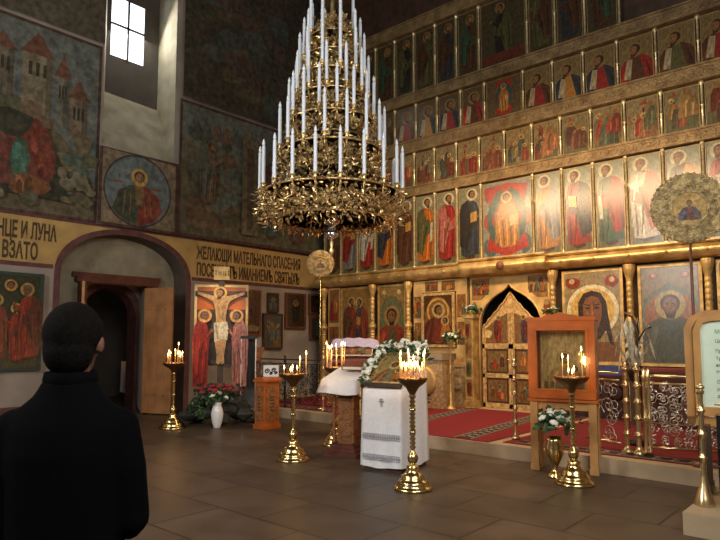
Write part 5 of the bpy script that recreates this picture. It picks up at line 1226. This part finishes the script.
rail('black_railing', (-10.9, 8.75), (-8.75, 8.75), .19, 'black scrolled railing on the raised floor behind the donation box', iron='iron_black', barm='iron_black', h=1.0, seed=8, posts=(0, .5))
rail('black_railing', (-8.62, 8.78), (-7.75, 8.60), .19, 'short dark scrolled railing between two brass posts left of the lilac desk', iron='old_gold', barm='iron_black', h=1.0, seed=9, posts=())
baluster_post('brass_post', (-8.69, 8.76, .19), 1.22, 'slim brass post under the small round banner', .022)
baluster_post('brass_post', (-7.68, 8.58, .19), 1.1, 'slim brass post ending the dark railing beside the lilac desk', .024)

# ---------------------------------------------------------------- round processional banners
def banner(loc, zc, R_, label, rz, seed, pole='brown_wood', pr_=.016):
    o = tag(empty('round_banner', loc, rz), label, 'banner')
    mb = B(pole); mb.tube([(0, .03, .0), (0, .03, zc+R_*.9)], pr_, 8); mb.lathe([(.09, 0), (.09, .02), (.03, .05)], (0, .03, 0), 12); mb.build('pole', parent=o)
    RX = Matrix.Translation((0, 0, zc)) @ Matrix.Rotation(RD(90), 4, 'X')
    mb = B('openwork_gold'); mb.lathe([(0, -.012), (R_, -.012), (R_*1.02, 0), (R_, .012), (R_*.9, .018), (R_*.52, .014), (R_*.5, .03), (R_*.45, .03), (R_*.45, .012), (0, .012)], (0, 0, 0), 40, M4=RX)
    r2 = random.Random(seed)
    for k in range(28): a = 2*pi*k/28; spiral(mb, (R_*.86*cos(a), -.02, zc+R_*.86*sin(a)), R_*.10, a, 1.4, (Vector((1, 0, 0)), Vector((0, 0, 1))), R_*.014, 9)
    for k in range(18): a = 2*pi*(k+.5)/18; spiral(mb, (R_*.66*cos(a), -.02, zc+R_*.66*sin(a)), R_*.12, a+2, 1.4, (Vector((1, 0, 0)), Vector((0, 0, 1))), R_*.014, 9)
    for k in range(40): a = 2*pi*k/40; mb.ball((R_*1.0*cos(a), -.01, zc+R_*1.0*sin(a)), R_*.045, n=6, m_=4)
    mb.build('openwork_disc', parent=o)
    mb = B('matt_paint'); P = Paint(mb, lambda u, z, k: (u, -.0135-.0006*k, zc+z)); P.disc(0, 0, R_*.45, (.55, .36, .14), 30); bust(P, 0, -R_*.36, R_*.66, (.16, .06, .08), (.07, .08, .14), 0, halo=(.60, .42, .18)); mb.build('painting', parent=o, norm=False)
    return o
banner((-1.74, 7.72, .19), 2.92, .40, 'large round openwork gold banner on a pole at the right edge', RD(22), 1)
banner((-8.98, 8.95, .19), 3.0, .28, 'small round gold banner on a brass pole near the corner of the church', RD(45), 2, 'brass', .012)

# ---------------------------------------------------------------- things before the icon screen
def pedestal_flowers(x, y, z, h, label, seed, zb=.19):
    o = tag(empty('flower_stand', (x, y, zb)), label, 'flowers')
    mb = B('old_gold'); mb.lathe([(.11, 0), (.11, .03), (.03, .08), (.02, h*.5), (.035, h*.52), (.02, h*.56), (.02, h-.15), (.07, h-.08), (.085, h), (.075, h)], n=12); mb.build('pedestal', parent=o)
    sub_bouquet(o, h+.03, 14, .15, .10, 'petal_white', .035, 70, seed); return o
pedestal_flowers(-6.95, 10.7, 0, 1.42, 'white bouquet on a gilt pedestal left of the golden doors', 3)
o = tag(empty('flower_pot', (-6.83, YI-.16, 2.14)), 'white bouquet on top of the painted portal pillar', 'flowers'); mb = B('old_gold'); mb.lathe([(.05, 0), (.07, .06), (.08, .1), (.05, .09)], n=12); mb.build('pot', parent=o); sub_bouquet(o, .12, 10, .14, .07, 'petal_white', .03, 60, 5)
o = tag(empty('flower_pot', (-5.02, YI-.14, 2.09)), 'small white bouquet on the pillar right of the golden doors', 'flowers'); mb = B('old_gold'); mb.lathe([(.04, -.0), (.06, .06), (.05, .06)], n=12); mb.build('pot', parent=o); sub_bouquet(o, .08, 8, .12, .06, 'petal_white', .028, 50, 6)
o = tag(empty('flower_basket', (-7.45, 10.1, .19)), 'wicker basket of greenery and pale roses on the carpet below the mother and child icon', 'basket')
mb = B('light_wood'); mb.lathe([(.16, 0), (.20, .1), (.23, .2), (.21, .2), (.15, .02)], n=18); mb.tube([(.22*cos(t), 0, .18+.42*sin(t)) for t in [pi*k/14 for k in range(15)]], .012, 6); mb.build('basket', parent=o); sub_bouquet(o, .24, 18, .30, .16, 'petal_white', .035, 200, 9)
rq = tag(empty('reliquary', (-7.70, 10.85, .19), 0), 'pale gold carved chest with round ornament under the mother and child icon', 'chest')
mb = B('brocade'); mb.box(-.58, .58, -.2, .25, 0, 1.0); mb.build('body', parent=rq)
mb = B('silver_scroll'); mb.box(-.62, .62, -.25, .28, 1.0, 1.13); mb.build('top', parent=rq)
mb = B('gold_ground'); mb.lathe([(.34, 0), (.36, .02), (.30, .04), (.1, .05), (0, .06)], (0, 0, 0), 28, M4=Matrix.Translation((0, -.2, .55)) @ Matrix.Scale(1.25, 4, (1, 0, 0)) @ Matrix.Rotation(RD(90), 4, 'X')); mb.build('round_ornament', parent=rq)
bc = tag(empty('shelf_table', (-4.1, 10.95, .19)), 'narrow table with a dark blue frontal below the big bearded face icon', 'table')
mb = B('dark_wood'); mb.box(-.62, .62, -.18, .2, .92, .96); 
mb.build('tabletop', parent=bc)
mb = B('blue_cloth'); mb.box(-.63, .63, -.20, -.185, .80, .965); mb.build('blue_frontal', parent=bc)
for (x, y) in ((-.58, -.14), (.58, -.14), (-.58, .16), (.58, .16)):
    mb = B('dark_wood'); mb.box(x-.025, x+.025, y-.025, y+.025, 0, .92); mb.build('leg', parent=bc)
tb = tag(empty('small_table', (-2.9, 10.5, .19)), 'dark table with a red runner under the winged half-length icon', 'table')
mb = B('dark_wood'); mb.box(-.5, .5, -.2, .2, .90, .94); mb.build('tabletop', parent=tb)
mb = B('book_red'); mb.box(-.52, .52, -.22, .22, .94, .96); mb.box(-.52, .52, -.225, -.215, .91, .95); mb.build('red_runner', parent=tb)
for (x, y) in ((-.46, -.16), (.46, -.16), (-.46, .16), (.46, .16)):
    mb = B('dark_wood'); mb.box(x-.025, x+.025, y-.025, y+.025, 0, .90); mb.build('leg', parent=tb)
pv = tag(empty('palm_bundle', (-2.72, 8.75, .19)), 'bundle of dry pale fronds on a dark stand behind the twin brass posts', 'dried fronds')
mb = B('iron_black'); mb.lathe([(.14, 0), (.14, .03), (.03, .08), (.025, .8), (.09, .9), (.10, 1.05), (.08, 1.05)], n=12); mb.build('holder', parent=pv)
mb = B('palm_dry'); r_ = random.Random(31)
for k in range(46):
    a = r_.uniform(0, 2*pi); R_ = r_.uniform(.05, .26); zt = r_.uniform(1.25, 1.75); e = r_.uniform(-.35, .0)
    pts = [Vector((.03*cos(a), .03*sin(a), 1.0)), Vector((R_*.6*cos(a), R_*.6*sin(a), zt-.12)), Vector((R_*cos(a), R_*sin(a), zt)), Vector((R_*1.25*cos(a), R_*1.25*sin(a), zt+e))]
    for i in range(3): leaf(mb, pts[i], pts[i+1], .020, (cos(a)+.3, sin(a), .4))
mb.build('fronds', parent=pv, norm=False)
mb = B('dark_wood'); mb.tube([(.0, 0, 1.0), (.06, -.04, 1.5), (-.02, 0, 1.72), (-.12, .02, 1.78)], .018, 6); mb.tube([(.03, -.02, 1.35), (.15, -.02, 1.55), (.22, 0, 1.58)], .013, 6); mb.build('branch', parent=pv)
wc_ = B('white_cloth'); drape(wc_, .16, .25, 1.05, 1.05, .25, 3, .01, 32); o = wc_.build('cloth_draped_table', loc=(-15.2, 8.22, 0)); tag(o, 'white draped shape seen in the side room through the doorway', 'cloth')
mb = B('dark_wood'); mb.box(-.14, .14, -.2, .2, 0, 1.04); mb.build('table', parent=o)
pr_ = tag(empty('reading_stand', (-10.30, 8.20, 0), RD(35)), 'folding wooden reading stand behind the crucifix mound near the small wall icons', 'reading stand')
mb = B('carved_wood'); mb.box(-.24, .24, -.02, .02, 1.12, 1.2); mb.prism([(-.18, 1.15), (.16, 1.42), (.14, 1.45), (-.2, 1.18)], 'x', -.26, .26); mb.build('desk', parent=pr_)
for s in (-1, 1):
    mb = B('red_wood'); mb.tube([(s*.2, -.25, 0), (s*.2, .12, 1.36)], .02, 6); mb.build('leg', parent=pr_); mb = B('red_wood'); mb.tube([(s*.17, .28, 0), (s*.17, -.14, 1.16)], .02, 6); mb.build('leg', parent=pr_)

# ---------------------------------------------------------------- the man in black, seen from behind
def remeshed(mb, name, mt, voxel, parent, smooth=6):
    mb.ml = [mt]
    me = bpy.data.meshes.new('t'); bmesh.ops.recalc_face_normals(mb.bm, faces=mb.bm.faces); mb.bm.to_mesh(me); mb.bm.free()
    o = bpy.data.objects.new('t', me); COL.objects.link(o)
    r = o.modifiers.new('r', 'REMESH'); r.mode = 'VOXEL'; r.voxel_size = voxel; r.use_smooth_shade = True
    s = o.modifiers.new('s', 'SMOOTH'); s.iterations = smooth; s.factor = .5
    dg = bpy.context.evaluated_depsgraph_get(); m2 = bpy.data.meshes.new_from_object(o.evaluated_get(dg)); bpy.data.objects.remove(o)
    m2.name = name; m2.materials.clear(); m2.materials.append(M[mt])
    for p in m2.polygons: p.use_smooth = True
    o = bpy.data.objects.new(name, m2); COL.objects.link(o); o.parent = parent; return o
def loft(mb, secs, n=20):
    """secs: (cx, cy, z, rx, ry)"""
    R_ = [[mb.bm.verts.new((cx+rx*cos(2*pi*k/n), cy+ry*sin(2*pi*k/n), z)) for k in range(n)] for cx, cy, z, rx, ry in secs]
    for i in range(len(R_)-1):
        for k in range(n): mb.face([R_[i][k], R_[i][(k+1) % n], R_[i+1][(k+1) % n], R_[i+1][k]])
    mb.face(R_[0][::-1]); mb.face(R_[-1])
def chain(mb, pts, rs, n=12):
    mb.tube(pts, rs, n)
    for p, r in zip(pts, rs): mb.ball(p, r, n=n, m_=8)
man = tag(empty('person', (-1.93, .84, 0), RD(50)), 'person in a black jacket with short dark hair standing with their back to the viewer', 'person')
HZ = 1.575
mb = B('skin')
loft(mb, [(0, 0, .86, .13, .09), (0, 0, 1.0, .125, .09), (0, 0, 1.12, .13, .10), (0, .0, 1.25, .155, .10), (0, -.01, 1.34, .15, .08), (0, -.01, 1.395, .07, .06)])
mb.tube([(0, -.015, 1.36), (0, .0, 1.50)], [.058, .054], 14)
mb.ball((0, .02, HZ+.01), .076, .094, .108, 18, 12); mb.ball((0, .045, HZ-.055), .055, .062, .06, 14, 8)
mb.ball((0, .118, HZ-.01), .012, .018, .022, 8, 6); mb.ball((0, .10, HZ-.055), .024, .012, .008, 8, 6)
for s in (-1, 1):
    mb.ball((s*.081, .005, HZ-.005), .012, .020, .032, 10, 8); mb.ball((s*.034, .096, HZ+.015), .014, .012, .010, 8, 6)
    chain(mb, [(s*.14, -.01, 1.315), (s*.185, .0, 1.04), (s*.10, .20, .975)], [.046, .038, .026])
    hx, hy, hz2 = s*.09, .235, .975
    mb.ball((hx, hy, hz2), .040, .046, .018, 10, 6)
    for q in range(4):
        fx = hx-s*.035; fy = hy+.035-.022*q; L_ = (.058, .066, .062, .048)[q]
        chain(mb, [(fx, fy, hz2), (fx-s*L_*.6, fy+.008, hz2-.006), (fx-s*L_*.9, fy+.006, hz2-.024)], [.0095, .0088, .0075], 8)
    chain(mb, [(hx+s*.005, hy+.035, hz2+.004), (hx-s*.02, hy+.062, hz2+.010), (hx-s*.045, hy+.066, hz2+.008)], [.011, .0100, .0085], 8)
    chain(mb, [(s*.085, 0, .88), (s*.095, .01, .48), (s*.10, -.01, .09)], [.078, .056, .038]); mb.ball((s*.105, .05, .045), .042, .105, .035, 12, 8)
body_o = remeshed(mb, 'body', 'skin', .0065, man, 4)
# hair: cap over the crown, down to the nape
mb = B('hair'); mb.ball((0, .002, HZ+.028), .086, .104, .100, 20, 14); mb.ball((0, -.035, HZ-.03), .074, .065, .075, 16, 10)
for s in (-1, 1): mb.ball((s*.068, .01, HZ+.03), .022, .05, .05, 10, 8)
for v in mb.bm.verts:
    if v.co.y > .075: v.co.y = .075+(v.co.y-.075)*.3
    if v.co.y > .03 and v.co.z < HZ+.04: v.co.z = HZ+.04
remeshed(mb, 'hair', 'hair', .007, man, 2)
mb = B('black_cloth')
loft(mb, [(0, 0, .76, .175, .13), (0, 0, .90, .170, .125), (0, 0, 1.02, .170, .125), (0, -.005, 1.14, .175, .13), (0, -.01, 1.25, .182, .13), (0, -.012, 1.32, .178, .115), (0, -.012, 1.37, .150, .095), (0, -.008, 1.415, .10, .08), (0, -.004, 1.465, .074, .070)], 28)
for s in (-1, 1): chain(mb, [(s*.148, -.01, 1.315), (s*.175, -.015, 1.19), (s*.19, .0, 1.04), (s*.16, .12, .985), (s*.10, .20, .975)], [.062, .060, .056, .048, .042], 14)
jk = remeshed(mb, 'jacket', 'black_cloth', .010, man, 5)
mb = B('black_cloth'); mb.lathe([(.073, 1.43), (.080, 1.46), (.076, 1.485), (.070, 1.487), (.068, 1.45)], (0, 0, 0), 20); mb.build('collar', parent=man)
mb = B('black_cloth'); loft(mb, [(0, 0, .72, .17, .12), (0, 0, .92, .165, .12)])
for s in (-1, 1): chain(mb, [(s*.09, 0, .82), (s*.10, .01, .48), (s*.105, -.01, .10)], [.095, .075, .062], 14)
remeshed(mb, 'trousers', 'black_cloth', .012, man, 4)
for s in (-1, 1):
    mb = B('iron_black'); mb.ball((s*.105, .05, .048), .052, .145, .048, 14, 8)
    for v in mb.bm.verts: v.co.z = max(v.co.z, .0)
    mb.build('shoe', parent=man)
